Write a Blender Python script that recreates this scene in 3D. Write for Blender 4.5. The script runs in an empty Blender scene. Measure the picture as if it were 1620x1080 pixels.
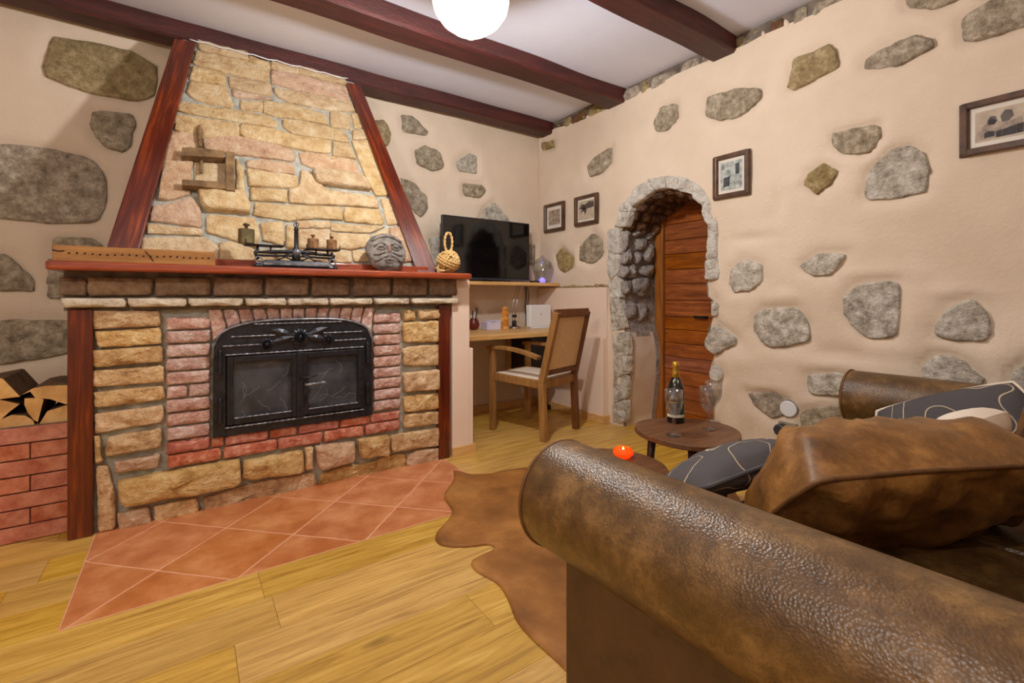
import bpy, math, random
import numpy as np
from mathutils import Vector, Matrix, noise

# ------------------------------------------------------------------ camera, light, exposure
SC = bpy.context.scene
COL = SC.collection
CAMZ, FPX, UC, VH = 1.05, 743.0, 810.0, 468.0
YAW = math.atan(516 / 743.0)
cd = bpy.data.cameras.new('camera'); cam = bpy.data.objects.new('camera', cd); COL.objects.link(cam)
cam.location = (0, 0, CAMZ); cam.rotation_euler = (math.pi / 2, 0, -YAW)
cd.sensor_width = 36; cd.lens = FPX / 1620 * 36; cd.shift_y = -(540 - VH) / 1620; cd.clip_start = 0.02
SC.camera = cam
SC.view_settings.view_transform = 'Standard'; SC.view_settings.look = 'None'
SC.view_settings.gamma = 1; SC.view_settings.use_curve_mapping = False
SC.view_settings.exposure = 0.48
w = bpy.data.worlds.new('world'); SC.world = w; w.use_nodes = True
w.node_tree.nodes['Background'].inputs[0].default_value = (1, .9, .8, 1)
w.node_tree.nodes['Background'].inputs[1].default_value = 0.05
LAMP_MAIN = (1.07, 1.87, 2.37); LAMP_MAIN_W = 93.0
LAMP_REAR = (-1.2, 0.3, 2.37); LAMP_REAR_W = 72.0
SC.cycles.max_bounces = 12; SC.cycles.diffuse_bounces = 5; SC.cycles.transparent_max_bounces = 16
SC.cycles.use_denoising = True
SC.cycles.sample_clamp_indirect = 4

# ------------------------------------------------------------------ helpers
FW = Vector((math.sin(YAW), math.cos(YAW), 0)); RT = Vector((math.cos(YAW), -math.sin(YAW), 0)); UPV = Vector((0, 0, 1))
CAM = Vector((0, 0, CAMZ))
def ray(u, v): return FW + (u - UC) / FPX * RT + (VH - v) / FPX * UPV
def onX(u, v, X): r = ray(u, v); return CAM + r * (X / r.x)
def onY(u, v, Y): r = ray(u, v); return CAM + r * (Y / r.y)
def onZ(u, v, Z=0.0): r = ray(u, v); return CAM + r * ((Z - CAMZ) / r.z)
def onP(u, v, o, n): r = ray(u, v); return CAM + r * ((o - CAM).dot(n) / r.dot(n))

def lin(c):
    return tuple(((x / 255) / 12.92 if x / 255 <= .04045 else ((x / 255 + .055) / 1.055) ** 2.4) for x in c) + (1,)

def mat(name, c1, c2=None, scale=6.0, rough=.6, bump=0.0, bscale=40.0, metal=0.0, spec=.5, stretch=(1, 1, 1), rnd=0.0,
        detail=6, c3=None, lo=.35, hi=.65, coat=0.0, dist=0.0, btype='noise', rough2=None, bstretch=None, nr=.6):
    m = bpy.data.materials.new(name); m.use_nodes = True
    nt = m.node_tree; b = nt.nodes['Principled BSDF']
    b.inputs['Roughness'].default_value = rough; b.inputs['Metallic'].default_value = metal
    b.inputs['Specular IOR Level'].default_value = spec; b.inputs['Coat Weight'].default_value = coat
    b.inputs['Coat Roughness'].default_value = .12
    if c2 is None and not bump:
        b.inputs['Base Color'].default_value = lin(c1); return m
    tc = nt.nodes.new('ShaderNodeTexCoord'); mp = nt.nodes.new('ShaderNodeMapping'); mp.inputs['Scale'].default_value = stretch
    oi = nt.nodes.new('ShaderNodeObjectInfo')
    nt.links.new(tc.outputs['Object'], mp.inputs['Vector'])
    vec = mp.outputs[0]
    if rnd:
        ad = nt.nodes.new('ShaderNodeVectorMath'); ad.operation = 'ADD'
        ml = nt.nodes.new('ShaderNodeMath'); ml.operation = 'MULTIPLY'; ml.inputs[1].default_value = 37.0
        nt.links.new(oi.outputs['Random'], ml.inputs[0]); nt.links.new(mp.outputs[0], ad.inputs[0]); nt.links.new(ml.outputs[0], ad.inputs[1]); vec = ad.outputs[0]
    if c2 is not None:
        n = nt.nodes.new('ShaderNodeTexNoise'); n.inputs['Scale'].default_value = scale; n.inputs['Detail'].default_value = detail
        n.inputs['Roughness'].default_value = nr; n.inputs['Distortion'].default_value = dist
        nt.links.new(vec, n.inputs['Vector'])
        r = nt.nodes.new('ShaderNodeValToRGB'); r.color_ramp.elements[0].position = lo; r.color_ramp.elements[1].position = hi
        r.color_ramp.elements[0].color = lin(c1); r.color_ramp.elements[1].color = lin(c2)
        if c3 is not None:
            e = r.color_ramp.elements.new((lo + hi) / 2); e.color = lin(c3)
        nt.links.new(n.outputs['Fac'], r.inputs['Fac'])
        out = r.outputs['Color']
        if rnd:
            hs = nt.nodes.new('ShaderNodeHueSaturation')
            mr = nt.nodes.new('ShaderNodeMapRange'); mr.inputs['To Min'].default_value = 1 - rnd; mr.inputs['To Max'].default_value = 1 + rnd
            nt.links.new(oi.outputs['Random'], mr.inputs['Value']); nt.links.new(mr.outputs[0], hs.inputs['Value'])
            m2 = nt.nodes.new('ShaderNodeMath'); m2.operation = 'MULTIPLY'; m2.inputs[1].default_value = 7.13
            m3 = nt.nodes.new('ShaderNodeMath'); m3.operation = 'FRACT'; nt.links.new(oi.outputs['Random'], m2.inputs[0]); nt.links.new(m2.outputs[0], m3.inputs[0])
            mr2 = nt.nodes.new('ShaderNodeMapRange'); mr2.inputs['To Min'].default_value = 1 - rnd * 1.3; mr2.inputs['To Max'].default_value = 1 + rnd * .8
            nt.links.new(m3.outputs[0], mr2.inputs['Value']); nt.links.new(mr2.outputs[0], hs.inputs['Saturation'])
            mr3 = nt.nodes.new('ShaderNodeMapRange'); mr3.inputs['To Min'].default_value = .5 - rnd * .06; mr3.inputs['To Max'].default_value = .5 + rnd * .05
            nt.links.new(m3.outputs[0], mr3.inputs['Value']); nt.links.new(mr3.outputs[0], hs.inputs['Hue'])
            nt.links.new(out, hs.inputs['Color']); out = hs.outputs[0]
        nt.links.new(out, b.inputs['Base Color'])
        if rough2 is not None:
            mr = nt.nodes.new('ShaderNodeMapRange'); mr.inputs['To Min'].default_value = rough; mr.inputs['To Max'].default_value = rough2
            nt.links.new(n.outputs['Fac'], mr.inputs['Value']); nt.links.new(mr.outputs[0], b.inputs['Roughness'])
    else:
        b.inputs['Base Color'].default_value = lin(c1)
    if bump:
        if btype == 'voronoi':
            n2 = nt.nodes.new('ShaderNodeTexVoronoi'); n2.inputs['Scale'].default_value = bscale; o2 = n2.outputs['Distance']
        else:
            n2 = nt.nodes.new('ShaderNodeTexNoise'); n2.inputs['Scale'].default_value = bscale; n2.inputs['Detail'].default_value = 5; n2.inputs['Roughness'].default_value = .65; o2 = n2.outputs['Fac']
        if bstretch:
            mp2 = nt.nodes.new('ShaderNodeMapping'); mp2.inputs['Scale'].default_value = bstretch
            nt.links.new(tc.outputs['Object'], mp2.inputs['Vector']); nt.links.new(mp2.outputs[0], n2.inputs['Vector'])
        else:
            nt.links.new(vec, n2.inputs['Vector'])
        bn = nt.nodes.new('ShaderNodeBump'); bn.inputs['Strength'].default_value = 1.0; bn.inputs['Distance'].default_value = bump
        nt.links.new(o2, bn.inputs['Height']); nt.links.new(bn.outputs[0], b.inputs['Normal'])
    return m

def glass(name, col=(255, 255, 255), rough=.02, ior=1.45):
    m = bpy.data.materials.new(name); m.use_nodes = True; b = m.node_tree.nodes['Principled BSDF']
    b.inputs['Base Color'].default_value = lin(col); b.inputs['Transmission Weight'].default_value = 1; b.inputs['Roughness'].default_value = rough; b.inputs['IOR'].default_value = ior
    return m

def emis(name, col, s):
    m = bpy.data.materials.new(name); m.use_nodes = True; b = m.node_tree.nodes['Principled BSDF']
    b.inputs['Base Color'].default_value = lin(col); b.inputs['Emission Color'].default_value = lin(col); b.inputs['Emission Strength'].default_value = s
    return m

class MB:
    def __init__(s): s.v = []; s.f = []
    def add(s, vs, fs):
        o = len(s.v); s.v += [Vector(p) for p in vs]; s.f += [tuple(i + o for i in f) for f in fs]; return s
    def box(s, lo, hi, M=None):
        x0, y0, z0 = lo; x1, y1, z1 = hi
        vs = [Vector(p) for p in ((x0, y0, z0), (x1, y0, z0), (x1, y1, z0), (x0, y1, z0), (x0, y0, z1), (x1, y0, z1), (x1, y1, z1), (x0, y1, z1))]
        if M is not None: vs = [M @ p for p in vs]
        return s.add(vs, [(3, 2, 1, 0), (4, 5, 6, 7), (0, 1, 5, 4), (1, 2, 6, 5), (2, 3, 7, 6), (3, 0, 4, 7)])
    def prism(s, poly, vec):
        n = len(poly); vec = Vector(vec); a = [Vector(p) for p in poly]; b = [p + vec for p in a]
        return s.add(a + b, [tuple(range(n))[::-1], tuple(range(n, 2 * n))] + [(i, (i + 1) % n, (i + 1) % n + n, i + n) for i in range(n)])
    def bar(s, p0, p1, wd, dp, side=None, w1=None, d1=None):
        p0, p1 = Vector(p0), Vector(p1); t = (p1 - p0).normalized()
        side = Vector(side) if side is not None else (Vector((0, 0, 1)).cross(t) if abs(t.z) < .95 else Vector((1, 0, 0)))
        side = (side - t * side.dot(t)).normalized(); n = t.cross(side)
        w1 = wd if w1 is None else w1; d1 = dp if d1 is None else d1
        vs = []
        for p, a, b in ((p0, wd, dp), (p1, w1, d1)):
            vs += [p - side * a / 2 - n * b / 2, p + side * a / 2 - n * b / 2, p + side * a / 2 + n * b / 2, p - side * a / 2 + n * b / 2]
        return s.add(vs, [(3, 2, 1, 0), (4, 5, 6, 7), (0, 1, 5, 4), (1, 2, 6, 5), (2, 3, 7, 6), (3, 0, 4, 7)])
    def tube(s, path, r, n=8, closed=False, cap=True):
        path = [Vector(p) for p in path]; N = len(path); rs = r if isinstance(r, (list, tuple)) else [r] * N
        o = len(s.v); up = None
        for i, p in enumerate(path):
            if closed: t = path[(i + 1) % N] - path[i - 1]
            else: t = path[min(i + 1, N - 1)] - path[max(i - 1, 0)]
            t = t.normalized() if t.length > 1e-9 else Vector((0, 0, 1))
            if up is None: up = t.orthogonal().normalized()
            up = (up - t * up.dot(t)); up = up.normalized() if up.length > 1e-6 else t.orthogonal().normalized()
            q = t.cross(up)
            for k in range(n):
                a = 2 * math.pi * k / n; s.v.append(p + (up * math.cos(a) + q * math.sin(a)) * rs[i])
        for i in range(N if closed else N - 1):
            j = (i + 1) % N
            for k in range(n): s.f.append((o + i * n + k, o + i * n + (k + 1) % n, o + j * n + (k + 1) % n, o + j * n + k))
        if cap and not closed:
            s.f.append(tuple(o + k for k in range(n))[::-1]); s.f.append(tuple(o + (N - 1) * n + k for k in range(n)))
        return s
    def cyl(s, p0, p1, r0, r1=None, n=16): return s.tube([p0, p1], [r0, r0 if r1 is None else r1], n)
    def lathe(s, prof, c=(0, 0, 0), n=24, flute=None):
        o = len(s.v); c = Vector(c)
        for i, (r, z) in enumerate(prof):
            for k in range(n):
                a = 2 * math.pi * k / n; rr = r
                if flute and flute[0] <= i <= flute[1]: rr = r * (1 + flute[3] * (abs(math.sin(a * flute[2] / 2)) - .5))
                s.v.append(c + Vector((rr * math.cos(a), rr * math.sin(a), z)))
        for i in range(len(prof) - 1):
            for k in range(n): s.f.append((o + i * n + k, o + i * n + (k + 1) % n, o + (i + 1) * n + (k + 1) % n, o + (i + 1) * n + k))
        if prof[0][0] > 1e-6: s.f.append(tuple(o + k for k in range(n))[::-1])
        if prof[-1][0] > 1e-6: s.f.append(tuple(o + (len(prof) - 1) * n + k for k in range(n)))
        return s
    def ball(s, c, r, n=12, m=8):
        rx, ry, rz = r if isinstance(r, (tuple, list)) else (r, r, r); c = Vector(c); o = len(s.v)
        for i in range(m + 1):
            t = math.pi * i / m
            for k in range(n):
                a = 2 * math.pi * k / n; s.v.append(c + Vector((rx * math.sin(t) * math.cos(a), ry * math.sin(t) * math.sin(a), -rz * math.cos(t))))
        for i in range(m):
            for k in range(n): s.f.append((o + i * n + k, o + i * n + (k + 1) % n, o + (i + 1) * n + (k + 1) % n, o + (i + 1) * n + k))
        return s
    def xf(s, M): s.v = [M @ p for p in s.v]; return s
    def build(s, name, m, parent=None, smooth=False, bevel=0.0, local=False, seg=2, sub=0):
        me = bpy.data.meshes.new(name)
        off = Vector((0, 0, 0)) if (parent is None or local) else wloc(parent)
        me.from_pydata([tuple(p - off) for p in s.v], [], s.f); me.update()
        if smooth:
            for p in me.polygons: p.use_smooth = True
        if m is not None: me.materials.append(m)
        o = bpy.data.objects.new(name, me); COL.objects.link(o)
        if parent is not None: o.parent = parent
        if bevel:
            b = o.modifiers.new('bevel', 'BEVEL'); b.width = bevel; b.segments = seg; b.limit_method = 'ANGLE'; b.angle_limit = math.radians(40)
        if sub:
            sb = o.modifiers.new('sub', 'SUBSURF'); sb.levels = sub; sb.render_levels = sub
        return o

def wloc(o):
    v = Vector((0, 0, 0))
    while o is not None: v = v + o.location; o = o.parent
    return v
def tag(o, label, cat=None, group=None, kind=None):
    o['label'] = label
    if cat: o['category'] = cat
    if group: o['group'] = group
    if kind: o['kind'] = kind
    return o
def thing(name, label, cat, loc=(0, 0, 0), rz=0.0, group=None):
    o = bpy.data.objects.new(name, None); o.empty_display_size = .1; COL.objects.link(o); o.location = loc; o.rotation_euler = (0, 0, rz)
    return tag(o, label, cat, group)
def rebase(o, loc):
    loc = Vector(loc)
    for p in o.data.vertices: p.co -= loc
    o.location = loc; return o

def fbm(p, s, seed=0.0): return noise.fractal(Vector((p.x * s + seed, p.y * s + seed * 1.7, p.z * s - seed)), 1.0, 2.0, 4)

def resample(P, sp, lo=10, hi=30):
    L = [(P[(i + 1) % len(P)] - P[i]).length for i in range(len(P))]; T = sum(L); n = max(lo, min(hi, int(T / sp)))
    out = []; i = 0; acc = 0.0
    for k in range(n):
        d = T * k / n
        while acc + L[i] < d: acc += L[i]; i += 1
        out.append(P[i].lerp(P[(i + 1) % len(P)], (d - acc) / max(L[i], 1e-9)))
    return out

SEED = [0]
def stone(name, P, n, depth, m, parent, base=-.02, rough=.006, edge=.012, sp=.022, jit=.004, rounded=0.0, dome=.15):
    """a rough-faced stone whose outline P lies on a plane with normal n"""
    SEED[0] += 1; sd = SEED[0] * 3.17
    P = [Vector(p) for p in P]; n = Vector(n).normalized()
    c = sum(P, Vector()) / len(P)
    Q = resample(P, sp)
    t1 = (Q[0] - c).normalized(); t2 = n.cross(t1)
    R = []
    for q in Q:
        d = fbm(q, 30, sd) * jit; dirn = (q - c).normalized(); R.append(q + dirn * d)
    if rounded:
        for _ in range(2): R = [R[i] * (1 - rounded) + (R[i - 1] + R[(i + 1) % len(R)]) * (rounded / 2) for i in range(len(R))]
    N = len(R); vs = []
    maxd = max((q - c).length for q in R)
    for (ins, hgt, nz) in ((0, None, 0), (0.0, .55, .3), (1.0, .93, .7), (2.6, 1.0, 1), (-.45, 1 + dome * .6, 1.2), (-.75, 1 + dome, 1.2)):
        for q in R:
            L = (q - c).length
            if ins >= 0: f = min(ins * edge / max(L, 1e-6), .42 * (ins / 2.6) ** .5 if ins else 0)
            else: f = -ins
            p = q.lerp(c, f)
            hh = base if hgt is None else depth * hgt + fbm(p, 22, sd) * rough * nz + fbm(p, 7, sd + 9) * rough * .8 * nz
            vs.append(p + n * hh)
    vs.append(c + n * (depth * (1 + dome) + fbm(c, 22, sd) * rough))
    fs = []
    for r in range(5):
        for k in range(N): fs.append((r * N + k, r * N + (k + 1) % N, (r + 1) * N + (k + 1) % N, (r + 1) * N + k))
    for k in range(N): fs.append((5 * N + k, 5 * N + (k + 1) % N, 6 * N))
    # outward orientation
    a = (vs[1] - vs[0]).cross(vs[N] - vs[0])
    if a.dot(vs[0] - c) < 0: fs = [f[::-1] for f in fs]
    return MB().add(vs, fs).build(name, m, parent, smooth=True)

def poly_sd(pts, poly):
    """signed distance of points (N,2) to a polygon (negative inside)"""
    P = np.array(poly); Q = np.roll(P, -1, 0); d = np.full(len(pts), 1e9); ins = np.zeros(len(pts), bool)
    for a, b in zip(P, Q):
        ab = b - a; t = np.clip(((pts - a) @ ab) / max(ab @ ab, 1e-12), 0, 1); pr = a + t[:, None] * ab
        d = np.minimum(d, np.hypot(*(pts - pr).T))
        c = ((a[1] > pts[:, 1]) != (b[1] > pts[:, 1])) & (pts[:, 0] < (b[0] - a[0]) * (pts[:, 1] - a[1]) / (b[1] - a[1] + 1e-12) + a[0])
        ins ^= c
    return np.where(ins, -d, d)
def nearest_on(pt, poly):
    best = None
    for i in range(len(poly) - 1):
        a = np.array(poly[i]); b = np.array(poly[i + 1]); ab = b - a; t = max(0, min(1, ((pt - a) @ ab) / (ab @ ab))); q = a + t * ab; d = np.hypot(*(pt - q))
        if best is None or d < best[0]: best = (d, q)
    return best[1]
def relief_wall(name, s0, s1, t0, t1, step, to3, polys, m, hole=None, amp=.008, lip=.01, dep=.016, topwave=0.0, dents=()):
    ns, nt_ = int((s1 - s0) / step) + 1, int((t1 - t0) / step) + 1
    S, T = np.meshgrid(np.linspace(s0, s1, ns), np.linspace(t0, t1, nt_)); pts = np.stack([S.ravel(), T.ravel()], 1)
    H = np.array([noise.fractal(Vector((a * 1.6, b * 1.6, 3.3)), 1.0, 2.0, 3) for a, b in pts]) * amp
    H += np.array([noise.noise(Vector((a * 9, b * 9, 7.7))) for a, b in pts]) * amp * .18
    for a, b, ra, rb, h in dents: H += h * np.exp(-((pts[:, 0] - a) / ra) ** 2 - ((pts[:, 1] - b) / rb) ** 2)
    D = np.full(len(pts), 9.0)
    for P in polys: D = np.minimum(D, poly_sd(pts, P))
    H += lip * np.exp(-((D - .075) / .05) ** 2) * (D > -.01) - dep * np.exp(-(np.maximum(D, 0) / .028) ** 2)
    H = np.where(D < .004, -.022, H)
    keep = np.ones(len(pts), bool)
    if hole is not None:
        sd = poly_sd(pts, hole); keep = sd > 0
        H -= .02 * np.exp(-(np.maximum(sd, 0) / .05) ** 2)
    K = keep.reshape(nt_, ns); fs = []; used = set()
    for j in range(nt_ - 1):
        for i in range(ns - 1):
            if K[j, i] or K[j, i + 1] or K[j + 1, i] or K[j + 1, i + 1]:
                q = (j * ns + i, j * ns + i + 1, (j + 1) * ns + i + 1, (j + 1) * ns + i); fs.append(q); used.update(q)
    P2 = pts.copy()
    if hole is not None:
        for k in used:
            if not keep[k]: P2[k] = nearest_on(pts[k], hole)
    if topwave:
        top = pts[:, 1] > t1 - 1e-6
        P2[top, 1] += np.array([noise.noise(Vector((a * 6, 1.1, 0))) * topwave for a in P2[top, 0]])
    used = sorted(used); ix = {k: i for i, k in enumerate(used)}
    vs = [to3(P2[k][0], P2[k][1], H[k]) for k in used]
    o = MB().add(vs, [tuple(ix[i] for i in f) for f in fs]).build(name, m, smooth=True)
    return o

# ------------------------------------------------------------------ materials
M = {}
M['plaster'] = mat('plaster', (217, 198, 177), (227, 209, 189), 1.8, .85, .003, 45, spec=.2)
M['plaster2'] = mat('plaster_smooth', (230, 206, 188), (236, 214, 198), 1.8, .8, .001, 60, spec=.2)
M['white'] = mat('ceiling_white', (224, 228, 248), (232, 236, 252), 1.5, .9, .001, 40, spec=.2)
M['wallstone'] = mat('wall_stone', (98, 86, 70), (216, 204, 184), 20, .9, .016, 40, rnd=.08, c3=(164, 150, 130), spec=.2, lo=.3, hi=.7, detail=15, nr=.75)
M['olivestone'] = mat('olive_stone', (112, 94, 60), (212, 192, 148), 20, .9, .016, 40, rnd=.08, c3=(164, 144, 102), spec=.2, lo=.3, hi=.7, detail=15, nr=.75)
M['greystone'] = mat('grey_stone', (112, 102, 88), (240, 234, 226), 18, .9, .02, 34, rnd=.06, c3=(190, 182, 168), spec=.2, lo=.3, hi=.68, detail=15, nr=.75)
M['palestone'] = mat('pale_stone', (150, 140, 128), (234, 230, 222), 18, .9, .025, 34, rnd=.05, c3=(208, 202, 192), spec=.2, lo=.28, hi=.68, detail=15, nr=.75)
M['jambstone'] = mat('jamb_stone', (110, 102, 98), (202, 194, 190), 22, .9, .025, 38, rnd=.08, spec=.2, lo=.3, hi=.7, detail=15, nr=.75)
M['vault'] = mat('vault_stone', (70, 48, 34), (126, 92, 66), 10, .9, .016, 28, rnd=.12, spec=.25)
M['sand'] = mat('sandstone', (150, 104, 60), (244, 218, 172), 14, .85, .028, 32, rnd=.10, c3=(216, 176, 122), spec=.25, lo=.28, hi=.68, detail=15, nr=.72)
M['sandhood'] = mat('sandstone_pale', (172, 130, 86), (230, 210, 174), 11, .85, .024, 34, rnd=.06, c3=(208, 178, 134), spec=.25, lo=.28, hi=.68, detail=15, nr=.72)
M['sandpink'] = mat('sandstone_pink', (172, 130, 102), (228, 204, 178), 13, .85, .024, 34, rnd=.06, c3=(206, 170, 138), spec=.25, lo=.28, hi=.68, detail=15, nr=.72)
M['lintel'] = mat('lintel_stone', (108, 84, 66), (164, 138, 114), 18, .85, .014, 44, rnd=.07, spec=.25, detail=15, nr=.72)  # stone colour darkened to carry the shade under the mantel
M['lightrow'] = mat('pale_course_stone', (160, 142, 116), (232, 222, 204), 24, .85, .014, 50, rnd=.06, c3=(212, 198, 176), spec=.25, lo=.25, hi=.7, detail=12)
M['brick'] = mat('old_brick', (160, 104, 90), (240, 226, 218), 20, .8, .018, 48, rnd=.10, c3=(208, 164, 150), spec=.25, lo=.3, hi=.66, detail=15, nr=.75)
M['brickred'] = mat('red_brick', (172, 92, 70), (218, 162, 140), 22, .8, .012, 60, rnd=.08, c3=(196, 118, 96), spec=.25, detail=12)
M['binbrick'] = mat('bin_brick', (184, 100, 72), (222, 150, 120), 18, .8, .006, 110, rnd=.06, spec=.25)
M['mortar'] = mat('mortar', (150, 150, 142), (190, 190, 180), 20, .95, .008, 60, spec=.2)
M['mortardark'] = mat('mortar_dark', (96, 86, 78), (132, 120, 108), 14, .95, .006, 60, spec=.2)
M['redwood'] = mat('red_varnished_wood', (48, 14, 6), (172, 76, 20), 3.2, .22, .0015, 60, stretch=(10, 10, .7), c3=(98, 32, 11), coat=.4, lo=.28, hi=.78, dist=.4, bstretch=(9, 9, .9))
M['redwoodX'] = mat('red_varnished_wood_shelf', (112, 34, 12), (182, 78, 28), 5, .22, .002, 60, stretch=(.9, 9, 9), coat=.5, lo=.25, hi=.75, dist=.6)
M['beam'] = mat('dark_beam_wood', (48, 16, 14), (96, 38, 32), 4, .5, .006, 22, stretch=(.8, 7, 7), c3=(72, 26, 22), lo=.25, hi=.75, dist=.5)
M['tile'] = mat('terracotta', (184, 108, 60), (216, 148, 98), 7, .35, .0008, 60, rnd=.035, spec=.4, c3=(200, 126, 76), detail=10)
M['grout'] = mat('tile_grout', (222, 166, 132), (230, 176, 142), 20, .8, spec=.2)
M['iron'] = mat('black_iron', (22, 23, 30), (44, 45, 54), 30, .33, .0015, 120, metal=.3, spec=.6)
M['ironpol'] = mat('worn_iron', (96, 98, 108), (170, 172, 182), 30, .3, metal=.6)
M['fireglass'] = mat('sooty_glass', (48, 50, 56), (84, 86, 92), 5, .25, spec=.5)
M['scratch'] = mat('glass_scratch', (150, 150, 158), rough=.5)
M['sofa'] = mat('aged_leather', (54, 36, 16), (152, 116, 68), 10, .30, .0008, 230, c3=(98, 70, 36), spec=.6, btype='voronoi', lo=.32, hi=.7, rough2=.44, detail=15, nr=.8)
M['sofadark'] = mat('leather_panel', (66, 46, 24), (88, 62, 36), 9, .55, .0006, 150, spec=.4, detail=15, nr=.75)
M['cushbrown'] = mat('brown_suede', (88, 56, 22), (166, 118, 60), 9, .46, .001, 150, c3=(126, 84, 38), spec=.45, rough2=.36, detail=15, nr=.75)
M['piping'] = mat('piping', (92, 58, 26), (120, 80, 40), 20, .55)
M['hide'] = mat('cowhide', (128, 82, 36), (182, 128, 66), 4, .5, .001, 220, c3=(156, 102, 48), spec=.4, bstretch=(1, 5, 1))
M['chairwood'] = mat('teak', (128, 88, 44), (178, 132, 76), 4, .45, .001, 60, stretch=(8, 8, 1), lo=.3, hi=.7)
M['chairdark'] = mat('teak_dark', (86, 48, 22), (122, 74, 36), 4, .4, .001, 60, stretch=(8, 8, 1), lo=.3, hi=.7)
M['mesh'] = mat('beige_mesh', (220, 188, 144), (230, 200, 156), 30, .8, .0004, 300, btype='voronoi')
M['cream'] = mat('cream_cushion', (232, 218, 200), (240, 228, 212), 10, .9)
M['oak'] = mat('light_oak', (200, 152, 90), (228, 186, 124), 4, .4, .0006, 60, stretch=(1, 9, 9), lo=.3, hi=.7, dist=.6)
M['walnut'] = mat('walnut', (86, 54, 34), (126, 84, 54), 4, .4, .0006, 60, stretch=(1.2, 10, 10), lo=.3, hi=.7, dist=.8)
M['walnutdk'] = mat('walnut_dark', (52, 32, 24), (76, 48, 34), 4, .4, stretch=(8, 8, 1))
M['doorwood'] = mat('door_planks', (112, 56, 22), (190, 112, 54), 4, .38, .002, 40, stretch=(9, 1, 9), c3=(150, 80, 34), rnd=.10, dist=.7, lo=.28, hi=.72)
M['doorframe'] = mat('door_frame', (128, 72, 26), (176, 110, 46), 4, .4, stretch=(9, 9, 1), lo=.3, hi=.7)
M['black'] = mat('black_plastic', (14, 14, 16), rough=.35)
M['screen'] = mat('tv_screen', (9, 9, 11), rough=.07, spec=.6)
M['steel'] = mat('steel', (190, 190, 192), rough=.25, metal=1)
M['whitepl'] = mat('white_plastic', (226, 230, 236), rough=.4)
M['frame'] = mat('dark_frame', (62, 40, 26), (98, 66, 44), 6, .3, stretch=(3, 3, 3))
M['paper'] = mat('mount_paper', (226, 218, 206), (236, 230, 220), 8, .9)
M['sepia'] = mat('sepia_photo', (92, 76, 64), (196, 176, 154), 26, .8, lo=.3, hi=.7)
M['sepialt'] = mat('sepia_light', (178, 160, 138), (206, 190, 168), 30, .8)
M['sepiadk'] = mat('sepia_dark', (58, 48, 44), (92, 80, 72), 30, .8)
M['bwgrey'] = mat('grey_photo', (96, 108, 106), (216, 222, 218), 30, .8, lo=.32, hi=.66)
M['bwdark'] = mat('grey_photo_dark', (50, 58, 62), (80, 90, 92), 30, .8)
M['log'] = mat('split_log', (196, 148, 88), (232, 192, 130), 10, .85, .002, 60, c3=(216, 170, 106), rnd=.06)
M['bark'] = mat('bark', (72, 50, 34), (116, 86, 58), 16, .95, .008, 40)
M['brass'] = mat('dull_brass', (92, 84, 58), (134, 122, 88), 14, .45, metal=.6)
M['rust'] = mat('rusty_iron', (104, 72, 44), (164, 122, 82), 40, .75, .001, 160, metal=.2)
M['lava'] = mat('carved_stone', (98, 92, 88), (150, 142, 136), 22, .85, .003, 120)
M['lavared'] = mat('carved_stone_worn', (128, 96, 84), (150, 118, 104), 22, .85, .002, 120)
M['rope'] = mat('jute_rope', (190, 152, 92), (226, 192, 132), 40, .9, .002, 200)
M['oldwood'] = mat('weathered_wood', (98, 72, 44), (152, 120, 80), 6, .7, .002, 60, stretch=(2, 2, 2), dist=.8)
M['ruler'] = mat('boxwood', (146, 96, 44), (178, 126, 66), 4, .6, .001, 60, stretch=(1, 9, 9))
M['hole'] = mat('dark_hole', (30, 20, 12), rough=.9)
M['pot'] = mat('red_clay', (92, 26, 26), (120, 40, 36), 10, .35)
M['lilac'] = mat('lilac_paper', (206, 202, 232), (222, 220, 240), 8, .8)
M['amber'] = mat('amber_resin', (206, 128, 40), (238, 180, 92), 18, .3)
M['gold'] = mat('gold_foil', (196, 150, 50), (226, 186, 84), 30, .3, .001, 120, metal=.7)
M['bottle'] = mat('dark_glass', (14, 20, 14), rough=.08, spec=.6)
M['label'] = mat('green_label', (16, 48, 44), (32, 70, 64), 30, .5)
M['labelw'] = mat('cream_label', (226, 222, 200), rough=.6)
def thin_glass(name, tint, r0=.06):
    m = bpy.data.materials.new(name); m.use_nodes = True; nt = m.node_tree
    for n in list(nt.nodes): nt.nodes.remove(n)
    o = nt.nodes.new('ShaderNodeOutputMaterial'); mx = nt.nodes.new('ShaderNodeMixShader'); tr = nt.nodes.new('ShaderNodeBsdfTransparent'); gl = nt.nodes.new('ShaderNodeBsdfGlossy')
    tr.inputs[0].default_value = lin(tint); gl.inputs['Roughness'].default_value = .03; lw = nt.nodes.new('ShaderNodeLayerWeight'); lw.inputs[0].default_value = .25
    mr = nt.nodes.new('ShaderNodeMapRange'); mr.inputs['To Min'].default_value = r0; mr.inputs['To Max'].default_value = .75
    nt.links.new(lw.outputs['Facing'], mr.inputs['Value']); nt.links.new(mr.outputs[0], mx.inputs[0]); nt.links.new(tr.outputs[0], mx.inputs[1]); nt.links.new(gl.outputs[0], mx.inputs[2]); nt.links.new(mx.outputs[0], o.inputs[0])
    return m
M['glass'] = thin_glass('clear_glass', (248, 248, 248), .09)
M['jar'] = thin_glass('jar_glass', (236, 240, 238), .16)
def orange_mat():
    m = mat('orange_glass', (255, 96, 24), rough=.1); b = m.node_tree.nodes['Principled BSDF']
    b.inputs['Transmission Weight'].default_value = .35; b.inputs['Emission Color'].default_value = lin((255, 84, 16)); b.inputs['Emission Strength'].default_value = .3  # emission stands in for candlelight coming through the glass
    return m
M['orange'] = orange_mat()
M['flame'] = emis('candle_flame', (255, 190, 110), 25)
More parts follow.
